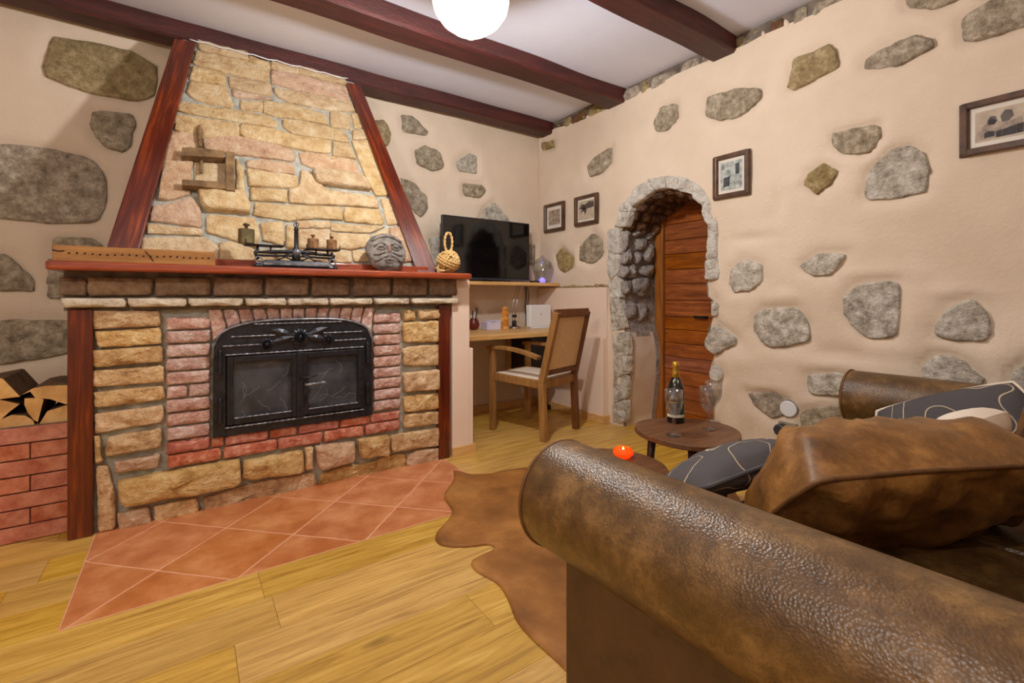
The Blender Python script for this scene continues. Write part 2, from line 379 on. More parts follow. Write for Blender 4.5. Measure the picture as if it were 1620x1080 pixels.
M['purple'] = emis('purple_led', (120, 100, 255), 2.2)
M['bulb'] = emis('bulb', (255, 240, 214), 30)
M['nail'] = mat('nail_head', (150, 104, 66), rough=.5, metal=.3)
M['adapter'] = mat('grey_plug', (52, 56, 62), rough=.45)

def plank_mat():
    m = mat('oak_plank', (164, 120, 42), (236, 196, 100), 3.2, .3, .0006, 60, stretch=(1, 13, 1), rnd=.07, c3=(212, 166, 70), lo=.25, hi=.75, dist=.9, coat=.15, bstretch=(3, 60, 1))
    nt = m.node_tree; b = nt.nodes['Principled BSDF']; src = b.inputs['Base Color'].links[0].from_socket
    tc = nt.nodes.new('ShaderNodeTexCoord'); mp = nt.nodes.new('ShaderNodeMapping'); mp.inputs['Scale'].default_value = (1.2, 3.2, 1); nt.links.new(tc.outputs['Object'], mp.inputs[0])
    v = nt.nodes.new('ShaderNodeTexVoronoi'); v.inputs['Scale'].default_value = 1.3; nt.links.new(mp.outputs[0], v.inputs['Vector'])
    r = nt.nodes.new('ShaderNodeValToRGB'); r.color_ramp.elements[0].position = .02; r.color_ramp.elements[0].color = (.35, .3, .25, 1); r.color_ramp.elements[1].position = .1; r.color_ramp.elements[1].color = (1, 1, 1, 1)
    nt.links.new(v.outputs['Distance'], r.inputs[0])
    mx = nt.nodes.new('ShaderNodeMix'); mx.data_type = 'RGBA'; mx.blend_type = 'MULTIPLY'; mx.inputs[0].default_value = .8
    nt.links.new(src, mx.inputs[6]); nt.links.new(r.outputs[0], mx.inputs[7]); nt.links.new(mx.outputs[2], b.inputs['Base Color'])
    return m
M['plank'] = plank_mat()

def floral_mat():
    m = bpy.data.materials.new('charcoal_floral_fabric'); m.use_nodes = True; nt = m.node_tree; b = nt.nodes['Principled BSDF']
    b.inputs['Roughness'].default_value = .9; b.inputs['Specular IOR Level'].default_value = .2
    tc = nt.nodes.new('ShaderNodeTexCoord'); n = nt.nodes.new('ShaderNodeTexNoise'); n.inputs['Scale'].default_value = 6.5; n.inputs['Detail'].default_value = 0; nt.links.new(tc.outputs['Object'], n.inputs['Vector'])
    r = nt.nodes.new('ShaderNodeValToRGB'); el = r.color_ramp.elements; r.color_ramp.interpolation = 'LINEAR'
    el[0].position = .0; el[0].color = lin((88, 84, 86)); el[1].position = 1; el[1].color = lin((88, 84, 86))
    for p, c in ((.40, (88, 84, 86)), (.403, (216, 198, 168)), (.410, (216, 198, 168)), (.413, (88, 84, 86)), (.60, (88, 84, 86)), (.603, (216, 198, 168)), (.611, (216, 198, 168)), (.614, (88, 84, 86))):
        e = el.new(p); e.color = lin(c)
    nt.links.new(n.outputs['Fac'], r.inputs[0]); nt.links.new(r.outputs[0], b.inputs['Base Color'])
    w_ = nt.nodes.new('ShaderNodeTexNoise'); w_.inputs['Scale'].default_value = 300; bn = nt.nodes.new('ShaderNodeBump'); bn.inputs['Distance'].default_value = .001
    nt.links.new(tc.outputs['Object'], w_.inputs['Vector']); nt.links.new(w_.outputs['Fac'], bn.inputs['Height']); nt.links.new(bn.outputs[0], b.inputs['Normal'])
    return m
M['floral'] = floral_mat()
M['charcoal'] = mat('charcoal_fabric', (74, 72, 74), (92, 90, 92), 20, .9, .0008, 300)

# ------------------------------------------------------------------ the room
XR, YB, ZC, XL, YF = 2.88, 3.67, 2.71, -2.0, -1.4
floor = MB().box((XL, YF, -.06), (3.5, YB, -.012)).build('floor', M['grout']); tag(floor, 'wide oak plank floor running through the room', 'floor', kind='structure')
HX0, HX1, HY0, HY1 = -.33, 1.37, 2.02, 2.80
random.seed(5)
def plank(x0, x1, y0, y1):
    g = .0005
    MB().box((x0 + g, y0 + g, -.012), (x1 - g, y1 - g, 0)).build('plank', M['plank'], floor, bevel=.0006, seg=1)
joints = {0: [.225], 1: [.247], 2: [.12]}
for k in range(-9, 19):
    y1 = 2.02 - .19 * k; y0 = y1 - .19
    y0 = max(y0, YF); y1 = min(y1, YB)
    if y1 - y0 < .02: continue
    if k in joints:
        xs = [XL, joints[k][0] - 1.4, joints[k][0], joints[k][0] + 1.55, XR]
        xs = [x for x in xs if XL <= x <= XR]
    else:
        xs = [XL]; x = XL + random.uniform(.3, 1.5)
        while x < XR - .25: xs.append(x); x += random.uniform(1.1, 1.7)
        xs.append(XR)
    for a, b in zip(xs[:-1], xs[1:]):
        if y0 > HY1 - .3 and y0 >= 2.79: plank(a, b, y0, y1); continue
        if y1 <= HY0 + 1e-6: plank(a, b, y0, y1); continue
        if a < HX0: plank(a, min(b, HX0), y0, y1)
        if b > HX1: plank(max(a, HX1), b, y0, y1)
plank(XR, 3.34, 1.7, 2.1); plank(XR, 3.34, 2.1, 2.45); plank(XR, 3.34, 2.45, 2.66)

ceiling = MB().box((XL, YF, ZC), (3.5, YB + .1, ZC + .08)).build('ceiling', M['white']); tag(ceiling, 'white plastered ceiling between dark beams', 'ceiling', kind='structure')
wl = MB().box((XL - .1, YF, 0), (XL, YB, ZC)).build('wall_left', M['plaster']); tag(wl, 'plain plastered side wall out of view', 'wall', kind='structure')
wf = MB().box((XL - .1, YF - .1, 0), (3.5, YF, ZC)).build('wall_front', M['plaster']); tag(wf, 'plain plastered wall behind the viewer', 'wall', kind='structure')

# right wall: plaster with embedded stones and the arched doorway
RS = [  # outlines of the stones in the right wall
 ('w', [(1119,153),(1168,139),(1205,139),(1205,155),(1171,183),(1138,192),(1115,183)]),
 ('o', [(1256,93),(1312,69),(1324,79),(1326,106),(1252,144),(1245,137)]),
 ('w', [(1367,95),(1397,76),(1449,53),(1477,63),(1479,72),(1418,104),(1368,109)]),
 ('w', [(1521,32),(1565,0),(1640,-25),(1640,35),(1537,67),(1521,65)]),
 ('w', [(1440,-15),(1500,-20),(1516,0),(1485,12),(1435,12),(1432,0)]),
 ('w', [(1319,211),(1390,195),(1392,218),(1375,241),(1333,244),(1316,229)]),
 ('o', [(1277,274),(1305,257),(1326,271),(1312,292),(1291,308),(1272,294)]),
 ('g', [(1365,313),(1372,278),(1407,239),(1439,229),(1463,243),(1471,271),(1465,302),(1414,315),(1372,318)]),
 ('g', [(1157,427),(1177,410),(1203,418),(1207,440),(1190,458),(1160,462),(1153,447)]),
 ('g', [(1267,420),(1293,400),(1337,400),(1333,413),(1313,435),(1287,437),(1270,428)]),
 ('g', [(1193,500),(1207,488),(1260,485),(1280,513),(1282,540),(1233,550),(1207,545),(1190,520)]),
 ('g', [(1333,470),(1357,450),(1420,442),(1423,470),(1418,533),(1373,537),(1343,510),(1332,493)]),
 ('g', [(1477,520),(1500,483),(1537,472),(1567,503),(1568,527),(1560,540),(1507,537),(1480,532)]),
 ('g', [(1277,593),(1327,590),(1360,600),(1362,623),(1327,627),(1280,623)]),
 ('w', [(1183,622),(1220,620),(1247,633),(1240,657),(1223,662),(1193,640)]),
 ('w', [(1267,650),(1313,640),(1353,643),(1357,693),(1267,683)]),
 ('g', [(1457,580),(1480,560),(1510,563),(1560,600),(1540,640),(1470,630)]),
 ('g', [(1597,587),(1650,560),(1660,640),(1600,615)]),
 ('w', [(929,263),(942,246),(967,232),(966,258),(949,275),(932,280)]),
 ('w', [(917,390),(938,367),(952,378),(953,403),(938,416),(917,412)]),
 ('o', [(880,403),(889,392),(906,407),(906,422),(893,431),(883,424)]),
 ('w', [(1033,195),(1045,170),(1070,163),(1072,185),(1055,207),(1037,208)]),
 ('o', [(857,225),(875,222),(876,233),(857,238)]),
 ('g', [(1115,535),(1134,512),(1166,535),(1164,544),(1130,561),(1115,548)]),
 ('p', [(1123,582),(1134,576),(1145,595),(1138,603),(1123,601)]),
]
def yz(L, X=XR): return [(onX(u, v, X).y, onX(u, v, X).z) for u, v in L]
OPEN_PX = [(986,664),(991,600),(992,560),(986,520),(979,470),(978,440),(980,400),(981,365),(995,335),(1002,325),(1020,311),(1036,301),(1055,296),(1073,298),(1094,308),(1108,323),(1114,345),(1121,357),(1118,410),(1116,441),(1118,469),(1126,475),(1126,501),(1119,520),(1116,539),(1123,552),(1129,561),(1123,578),(1122,599),(1127,625),(1128,660)]
op = yz(OPEN_PX); op[0] = (op[0][0], -.02); op[-1] = (op[-1][0], -.02); op.insert(1, (op[0][0] + .01, .05)); 
OPENING = op
polysR = [yz(P) for _, P in RS]
DENTS = [(onX(u, v, XR).y, onX(u, v, XR).z, ra, rb, h) for u, v, ra, rb, h in ((1232, 318, .03, .10, -.022), (1190, 377, .12, .025, -.018), (1215, 345, .06, .05, -.010), (1262, 288, .06, .04, .010), (1330, 560, .3, .04, -.014), (1180, 575, .1, .06, .014), (1240, 470, .12, .04, .012), (1380, 432, .16, .03, .012), (1520, 462, .14, .03, .012), (1210, 612, .1, .02, .012), (1320, 580, .12, .03, .012), (1440, 500, .05, .12, .012), (1590, 470, .12, .12, -.014), (1300, 240, .1, .04, -.008))]
wr = relief_wall('wall_right', YF, YB, 0, 2.63, .022, lambda s, t, h: (XR - h, s, t), polysR, M['plaster'], hole=OPENING + [OPENING[0]], topwave=.02, dents=DENTS, amp=.014, lip=.005, dep=.012)
tag(wr, 'uneven beige plaster wall with embedded field stones and an arched doorway', 'wall', kind='structure')
SM = {'w': M['wallstone'], 'o': M['olivestone'], 'g': M['greystone'], 'p': M['palestone']}
for k, P in RS:
    stone('stone', [onX(u, v, XR) for u, v in P], (-1, 0, 0), .004, SM[k], wr, base=-.05, rough=.011, edge=.010, rounded=.12, jit=.012, dome=.4)
# rough course between plaster and ceiling
MB().box((XR + .012, YF, 2.58), (XR + .08, YB, ZC)).build('wall_head', M['mortardark'], wr)
y = YB - .03; random.seed(9)
while y > -.2:
    L = random.uniform(.06, .24); r_ = random.uniform
    stone('stone', [(XR + .012, y, 2.61), (XR + .012, y - .01, r_(2.67, 2.705)), (XR + .012, y - L * .5, r_(2.68, 2.708)), (XR + .012, y - L, r_(2.66, 2.70)), (XR + .012, y - L + .01, 2.61)], (-1, 0, 0), r_(.002, .014), random.choice([M['olivestone'], M['wallstone'], M['wallstone'], M['vault']]), wr, rough=.014, jit=.012, rounded=.15)
    if r_(0, 1) < .4:   # a blob of plaster squeezed up between two stones
        w_ = r_(.02, .04); stone('plaster_blob', [(XR + .01, y - L - .005, 2.60), (XR + .01, y - L - .005, r_(2.66, 2.70)), (XR + .01, y - L - w_, r_(2.65, 2.69)), (XR + .01, y - L - w_ - .01, 2.60)], (-1, 0, 0), .012, M['plaster'], wr, rough=.004, rounded=.3); y -= w_
    y -= L + r_(.008, .03)
# reveal of the doorway
XD = 3.33
out3 = [Vector((0, a, b)) for a, b in OPENING]
samp = []
for a, b in zip(out3[:-1], out3[1:]):
    n_ = max(1, int((b - a).length / .03))
    samp += [a.lerp(b, i / n_) for i in range(n_)]
samp.append(out3[-1])
nx = 14; vs = []; fs = []
cen = Vector((0, 2.2, .9))
for i in range(nx + 1):
    X = XR + .012 + (XD + .05 - XR) * i / nx
    for p in samp:
        q = Vector((X, p.y, p.z)); d = (Vector((0, p.y, p.z)) - cen).normalized()
        amp = (.02 if p.z > 1.0 else .008) * min(1, i / 2)
        vs.append(q + d * (fbm(q, 9, 4.4) * amp + .012 * min(1, i)))
ns_ = len(samp)
for i in range(nx):
    for k in range(ns_ - 1): fs.append((i * ns_ + k, i * ns_ + k + 1, (i + 1) * ns_ + k + 1, (i + 1) * ns_ + k))
rv = MB().add(vs, fs).build('door_reveal', M['jambstone'], wr, smooth=True)
rv.data.materials.append(M['plaster'])
for p_ in rv.data.polygons:   # lower jambs are plastered, with a ragged upper edge and a bare strip by the door
    c_ = p_.center
    if c_.z < .74 + .1 * noise.noise(Vector((c_.x * 9, c_.y * 9, 3))) and c_.x < 3.235 and (c_.y < 2.2 or c_.x > 2.93 + .03 * noise.noise(Vector((1, 5, c_.z * 9)))): p_.material_index = 1
# arch ring stones on the wall face
RING = [[(964,364),(980,362),(981,400),(963,402)],[(963,403),(980,403),(977,430),(967,443),(963,433)],[(974,358),(981,335),(998,336),(990,359)],[(981,328),(996,313),(1002,328),(998,335),(983,334)],
 [(996,315),(1004,299),(1026,286),(1034,302),(1016,316),(1001,327)],[(1026,284),(1053,279),(1054,297),(1036,302)],[(1055,279),(1073,279),(1072,299),(1055,297)],[(1074,279),(1098,288),(1096,307),(1073,300)],
 [(1098,288),(1114,299),(1122,315),(1110,323),(1096,312)],[(1111,321),(1124,317),(1133,341),(1132,352),(1120,356),(1113,341)],[(1122,358),(1136,352),(1135,405),(1118,410),(1120,374)],[(1117,413),(1136,407),(1138,441),(1116,441)],
 [(963,445),(978,440),(981,470),(965,472)],[(965,474),(980,473),(987,519),(968,522)],[(969,526),(991,527),(993,561),(972,563)],[(972,565),(993,563),(993,590),(972,597)],[(971,599),(991,595),(990,629),(972,637)],[(970,640),(989,633),(988,667),(970,667)],[(1125,477),(1137,480),(1136,497),(1126,499)]]
for i, P in enumerate(RING):
    cP = (sum(u for u, v in P) / len(P), sum(v for u, v in P) / len(P)); P = [(cP[0] + (u - cP[0]) * 1.05, cP[1] + (v - cP[1]) * 1.06) for u, v in P]
    stone('arch_stone', [onX(u, v, XR) for u, v in P], (-1, 0, 0), .014 if i < 12 else .006, M['palestone'] if i < 13 else M['greystone'], wr, base=-.06, rough=.016, edge=.006, rounded=.06, jit=.012, dome=.3)
YJ = 2.612
JAMB = [[(1010,354),(1022,358),(1019,370),(1004,375),(998,372)],[(1025,353),(1040,352),(1039,362),(1030,377),(1022,380)],[(984,376),(988,362),(995,366),(995,382),(986,400)],[(1004,378),(1022,378),(1023,390),(1016,396),(1006,396)],
 [(1022,388),(1032,386),(1033,405),(1026,416),(1016,411)],[(984,403),(997,390),(998,415),(985,419)],[(1004,398),(1014,400),(1010,418),(1003,417)],[(983,421),(993,421),(990,439),(983,439)],[(995,421),(1002,417),(1006,439),(995,441)],
 [(1014,421),(1032,419),(1032,433),(1024,438),(1014,433)],[(1000,441),(1024,439),(1024,464),(1014,470),(999,462)],[(983,445),(997,443),(997,464),(984,466)],[(998,339),(1014,337),(1010,350),(996,356)],[(986,482),(1004,478),(1006,501),(994,505),(986,501)],[(1008,480),(1023,482),(1023,505),(1008,510)]]
for P in JAMB:
    stone('jamb_stone', [onY(u, v, YJ) for u, v in P], (0, -1, 0), .03, M['jambstone'], wr, base=-.05, rough=.012, edge=.014, rounded=.2, jit=.006, dome=.3)
# vault stones
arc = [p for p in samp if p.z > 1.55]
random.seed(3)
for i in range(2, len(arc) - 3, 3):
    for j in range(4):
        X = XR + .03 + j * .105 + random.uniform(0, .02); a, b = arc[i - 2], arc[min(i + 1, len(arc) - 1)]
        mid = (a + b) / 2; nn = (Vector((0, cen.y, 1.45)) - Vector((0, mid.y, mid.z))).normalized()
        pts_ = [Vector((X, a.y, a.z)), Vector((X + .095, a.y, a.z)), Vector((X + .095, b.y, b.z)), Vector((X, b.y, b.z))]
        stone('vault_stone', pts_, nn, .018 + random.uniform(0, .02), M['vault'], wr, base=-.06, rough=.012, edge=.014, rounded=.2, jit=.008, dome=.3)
# door
dr = thing('door_1', 'brown plank door set deep in the stone archway', None, (XD, 2.06, 0)); del dr['label']; dr['kind'] = 'structure'; dr['label'] = 'brown horizontal plank door set deep in the stone archway'
zs = [0, .1, .21, .325, .442, .549, .661, .773, .879, 1.013, 1.151, 1.269, 1.397, 1.514, 1.647, 1.78, 1.88]
for a, b in zip(zs[:-1], zs[1:]):
    MB().box((XD, 1.62, a + .002), (XD + .03, 2.525, b - .002)).build('plank', M['doorwood'], dr, bevel=.003)
MB().box((XD - .03, 2.528, 0), (XD + .05, 2.61, 1.74)).build('door_frame', M['doorframe'], dr, bevel=.004)
for zz in (1.36, .60):
    for yy in (2.47, 2.40, 2.32, 2.22):
        MB().ball((XD, yy, zz), (.004, .008, .008), 8, 4).build('nail', M['nail'], dr, smooth=True)
hp = onX(1108, 501, XD)
MB().box((XD - .03, hp.y - .07, hp.z - .012), (XD - .018, hp.y + .045, hp.z + .008)).box((XD - .03, hp.y - .07, hp.z - .01), (XD, hp.y - .055, hp.z + .006)).build('handle', M['black'], dr, bevel=.003)
MB().box((XD + .04, 1.5, -.01), (XD + .08, 2.7, 2.1)).build('backing', M['walnutdk'], dr)

# ledge at the foot of the right wall by the desk
lg = MB().box((2.81, 2.745, 0), (2.93, YB, .705)).build('wall_ledge', M['plaster2'], bevel=.006); tag(lg, 'smooth plastered wall base stepping out behind the chair', 'wall', kind='structure')
MB().box((2.855, 2.745, .705), (2.93, YB, 1.125)).build('upper_ledge', M['plaster2'], lg, bevel=.004)
MB().box((2.798, 2.75, 0), (2.812, YB, .065)).build('baseboard', M['oak'], lg, bevel=.003)
MB().box((2.80, 2.73, 0), (2.90, 2.748, .065)).build('baseboard', M['oak'], lg, bevel=.003)
yy = 3.35; random.seed(4)
while yy > 2.76:
    L = random.uniform(.04, .09)
    stone('stone', [(2.862, yy, 1.125), (2.862, yy, 1.135 + random.uniform(0, .02)), (2.862, yy - L, 1.14), (2.862, yy - L, 1.122)], (-1, 0, 0), .01, M['olivestone'], lg, rough=.004, edge=.004)
    yy -= L + .005

# back wall
BS = [
 ('o', [(86,58),(145,67),(207,80),(249,104),(246,150),(215,161),(145,148),(99,132),(69,122),(69,99)]),
 ('w', [(145,176),(207,179),(214,192),(205,231),(192,240),(161,231),(143,202)]),
 ('w', [(-60,232),(0,226),(67,233),(145,249),(168,275),(170,310),(155,353),(67,352),(0,344),(-60,335)]),
 ('w', [(82,376),(145,375),(165,390),(160,412),(85,412)]),
 ('w', [(-50,402),(0,400),(21,410),(54,441),(53,461),(0,459),(-50,455)]),
 ('w', [(75,408),(112,408),(112,473),(75,470)]),
 ('w', [(-60,510),(0,507),(112,505),(112,558),(60,568),(0,575),(-60,580)]),
 ('o', [(590,190),(608,189),(619,207),(617,225),(612,232),(595,215)]),
 ('w', [(635,182),(655,185),(677,208),(673,215),(638,207)]),
 ('w', [(657,237),(673,230),(697,242),(703,265),(687,271),(660,260)]),
 ('g', [(720,257),(742,242),(754,248),(754,275),(727,270)]),
 ('w', [(732,290),(763,292),(769,302),(760,313),(735,310)]),
 ('g', [(760,350),(767,330),(783,319),(793,333),(808,350),(800,364),(762,364)]),
 ('w', [(633,280),(657,290),(677,313),(677,327),(667,344),(650,330)]),
 ('g', [(678,376),(697,373),(699,420),(686,420)]),
 ('w', [(837,387),(846,387),(846,418),(837,418)]),
]
def xz(L): return [(onY(u, v, YB).x, onY(u, v, YB).z) for u, v in L]
wb = relief_wall('wall_back', XL, XR + .02, 0, ZC, .03, lambda s, t, h: (s, YB - h, t), [xz(P) for _, P in BS], M['plaster'], amp=.008, lip=.006, dep=.012)
tag(wb, 'beige plaster wall behind the fireplace with large embedded stones', 'wall', kind='structure')
for k, P in BS:
    stone('stone', [onY(u, v, YB) for u, v in P], (0, -1, 0), .005, SM[k], wb, base=-.05, rough=.012, edge=.012, rounded=.12, jit=.014, dome=.4)

# partition between fireplace and desk
pt = MB().box((1.43, 2.74, 0), (1.558, YB, 1.155)).build('wall_partition', M['plaster2'], bevel=.004); tag(pt, 'narrow white plastered pier beside the fireplace', 'wall', kind='structure')
MB().box((1.5, 2.742, 0), (1.587, YB, .70)).build('lower_pier', M['plaster2'], pt, bevel=.004)
MB().box((1.425, 2.728, 0), (1.60, 2.741, .06)).build('baseboard', M['oak'], pt, bevel=.002)
MB().box((1.587, 2.741, 0), (1.60, YB, .06)).build('baseboard', M['oak'], pt, bevel=.002)
bb = MB().box((1.60, YB - .025, 0), (2.80, YB - .008, .06)).build('baseboard_back', M['oak'], bevel=.002); tag(bb, 'low oak baseboard along the wall under the desk', 'baseboard', kind='structure')

# ceiling beams
for nm, y0, y1, lab in (('a', 3.46, 3.615, 'dark red ceiling beam against the back wall, above the chimney hood'), ('b', 2.575, 2.76, 'middle dark red ceiling beam, just behind the lamp'), ('c', 1.64, 1.81, 'dark ceiling beam nearest the viewer, in front of the lamp')):
    mb = MB(); n_ = 40; o = 0
    for i in range(n_ + 1):
        x = XL + (2.9 - XL) * i / n_
        w1 = noise.noise(Vector((x * 2.2, y0 * 3, 1))) * .012; w2 = noise.noise(Vector((x * 2.2, y0 * 3, 5))) * .012; w3 = noise.noise(Vector((x * 1.8, y0 * 3, 9))) * .008
        mb.v += [Vector((x, y0 + w1, ZC - .001)), Vector((x, y0 + w1 * .7, 2.602 + w3 + .012)), Vector((x, y0 + w1 * .7 + .012, 2.602 + w3)), Vector((x, y1 + w2 - .012, 2.602 + w3)), Vector((x, y1 + w2, 2.602 + w3 + .012)), Vector((x, y1 + w2, ZC - .001))]
    for i in range(n_):
        for k in range(6): mb.f.append((i * 6 + k, (i + 1) * 6 + k, (i + 1) * 6 + (k + 1) % 6, i * 6 + (k + 1) % 6))
    mb.f += [tuple(range(6)), tuple(n_ * 6 + k for k in range(6))[::-1]]
    b = mb.build('ceiling_beam', M['beam']); rebase(b, (.4, (y0 + y1) / 2, 2.60)); tag(b, lab, 'beam', 'dark red ceiling beams')

# lamps
def ceiling_lamp(loc, watts, label):
    t = thing('ceiling_lamp', label, 'lamp', loc)
    gm = bpy.data.materials.new('opal_glow'); gm.use_nodes = True; nt = gm.node_tree
    for n in list(nt.nodes): nt.nodes.remove(n)
    o = nt.nodes.new('ShaderNodeOutputMaterial'); mx = nt.nodes.new('ShaderNodeMixShader'); tr = nt.nodes.new('ShaderNodeBsdfTransparent'); em = nt.nodes.new('ShaderNodeEmission')
    em.inputs[0].default_value = lin((255, 244, 228)); em.inputs[1].default_value = 4.0; mx.inputs[0].default_value = .4
    nt.links.new(tr.outputs[0], mx.inputs[1]); nt.links.new(em.outputs[0], mx.inputs[2]); nt.links.new(mx.outputs[0], o.inputs[0])
    prof = [(.0, -.145), (.02, -.142), (.035, -.13), (.05, -.118), (.09, -.1), (.135, -.065), (.166, -.02), (.175, .02), (.166, .055), (.135, .085), (.08, .105), (.06, .115)]
    MB().lathe(prof, n=32).build('glass_shade', gm, t, smooth=True, local=True)
    MB().lathe([(.062, .11), (.062, .14), (.03, .16), (.012, .17), (.012, ZC - loc[2] - .03), (.05, ZC - loc[2] - .025), (.055, ZC - loc[2] - .002)], n=20).build('fitting', M['brass'], t, smooth=True, local=True)
    MB().lathe([(.02, .128), (.10, .10), (.15, .062), (.164, .044), (.158, .046), (.10, .093), (.02, .12)], n=28).build('uplight_blocker', M['brass'], t, smooth=True, local=True)  # added unseen cap inside the shade, keeps bulb light off the ceiling
    MB().lathe([(0, .022), (.02, .028), (.03, .05), (.022, .075), (.014, .095), (.014, .125)], n=16).build('bulb', M['bulb'], t, smooth=True, local=True).visible_shadow = True
    ld = bpy.data.lights.new('bulb_light', 'POINT'); ld.energy = watts; ld.color = (1, .99, .97); ld.shadow_soft_size = .045
    lo = bpy.data.objects.new('bulb_light', ld); COL.objects.link(lo); lo.parent = t; lo.location = (0, 0, -.03)
ceiling_lamp(LAMP_MAIN, LAMP_MAIN_W, 'glowing opal glass ceiling lamp hanging between the beams')
ceiling_lamp(LAMP_REAR, LAMP_REAR_W, 'second opal ceiling lamp further back in the room')

# ------------------------------------------------------------------ hearth tiles
hearth = MB().box((HX0, HY0, -.03), (HX1, HY1, .0)).build('hearth', M['grout']); tag(hearth, 'terracotta tiled hearth laid diagonally before the fireplace', 'hearth')
def clip(poly, f):
    out = []
    for i in range(len(poly)):
        a, b = poly[i], poly[(i + 1) % len(poly)]; fa, fb = f(a), f(b)
        if fa >= 0: out.append(a)
        if fa * fb < 0: t = fa / (fa - fb); out.append((a[0] + (b[0] - a[0]) * t, a[1] + (b[1] - a[1]) * t))
    return out
g = .0035
for i in range(-2, 8):
    for j in range(-2, 9):
        c0 = -2.81 - .475 + .475 * i; d0 = 2.16 - .95 + .475 * j
        q = [((c0 + d0) / 2, (d0 - c0) / 2), ((c0 + .475 + d0) / 2, (d0 - c0 - .475) / 2), ((c0 + .475 + d0 + .475) / 2, (d0 + .475 - c0 - .475) / 2), ((c0 + d0 + .475) / 2, (d0 + .475 - c0) / 2)]
        m_ = (sum(p[0] for p in q) / 4, sum(p[1] for p in q) / 4)
        q = [(m_[0] + (p[0] - m_[0]) * .982, m_[1] + (p[1] - m_[1]) * .982) for p in q]
        for f in (lambda p: p[0] - HX0 - g, lambda p: HX1 - g - p[0], lambda p: p[1] - HY0 - g, lambda p: HY1 - p[1]):
            if q: q = clip(q, f)
        if len(q) >= 3:
            MB().prism([(x, y, -.006) for x, y in q], (0, 0, .0068)).build('tile', M['tile'], hearth, bevel=.001, seg=1)

# ------------------------------------------------------------------ fireplace
fp = thing('fireplace', 'rustic stone and brick fireplace with sloping hood and red wooden mantel', 'fireplace', (.5, 3.2, 0))
YP = 2.765
MB().box((-.42, YP + .012, 0), (1.43, YB, 1.157)).build('body', M['mortar'], fp)
H0 = Vector((0, 2.80, 1.195)); H1 = Vector((0, 3.465, 2.60)); HT = (H1 - H0).normalized(); HN = Vector((0, -HT.z, HT.y))
def hp_(u, v, off=0.0): return onP(u, v, H0 + HN * off, HN)
lt, lbm, rt, rb = hp_(290, 62), hp_(188, 415), hp_(560, 131), hp_(680, 428)
zt, zb = 2.60, 1.195
def hx(a, b, z): return a.x + (b.x - a.x) * (z - a.z) / (b.z - a.z)
xs = [hx(lbm, lt, zb), hx(rb, rt, zb), hx(lbm, lt, zt), hx(rb, rt, zt)]
def hy(z): return H0.y + (z - H0.z) * (H1.y - H0.y) / (H1.z - H0.z)
MB().add([(xs[0], hy(zb), zb), (xs[1], hy(zb), zb), (xs[1], YB, zb), (xs[0], YB, zb), (xs[2], hy(zt), zt), (xs[3], hy(zt), zt), (xs[3], YB, zt), (xs[2], YB, zt)],
         [(3, 2, 1, 0), (4, 5, 6, 7), (0, 1, 5, 4), (1, 2, 6, 5), (2, 3, 7, 6), (3, 0, 4, 7)]).build('hood', M['mortar'], fp)
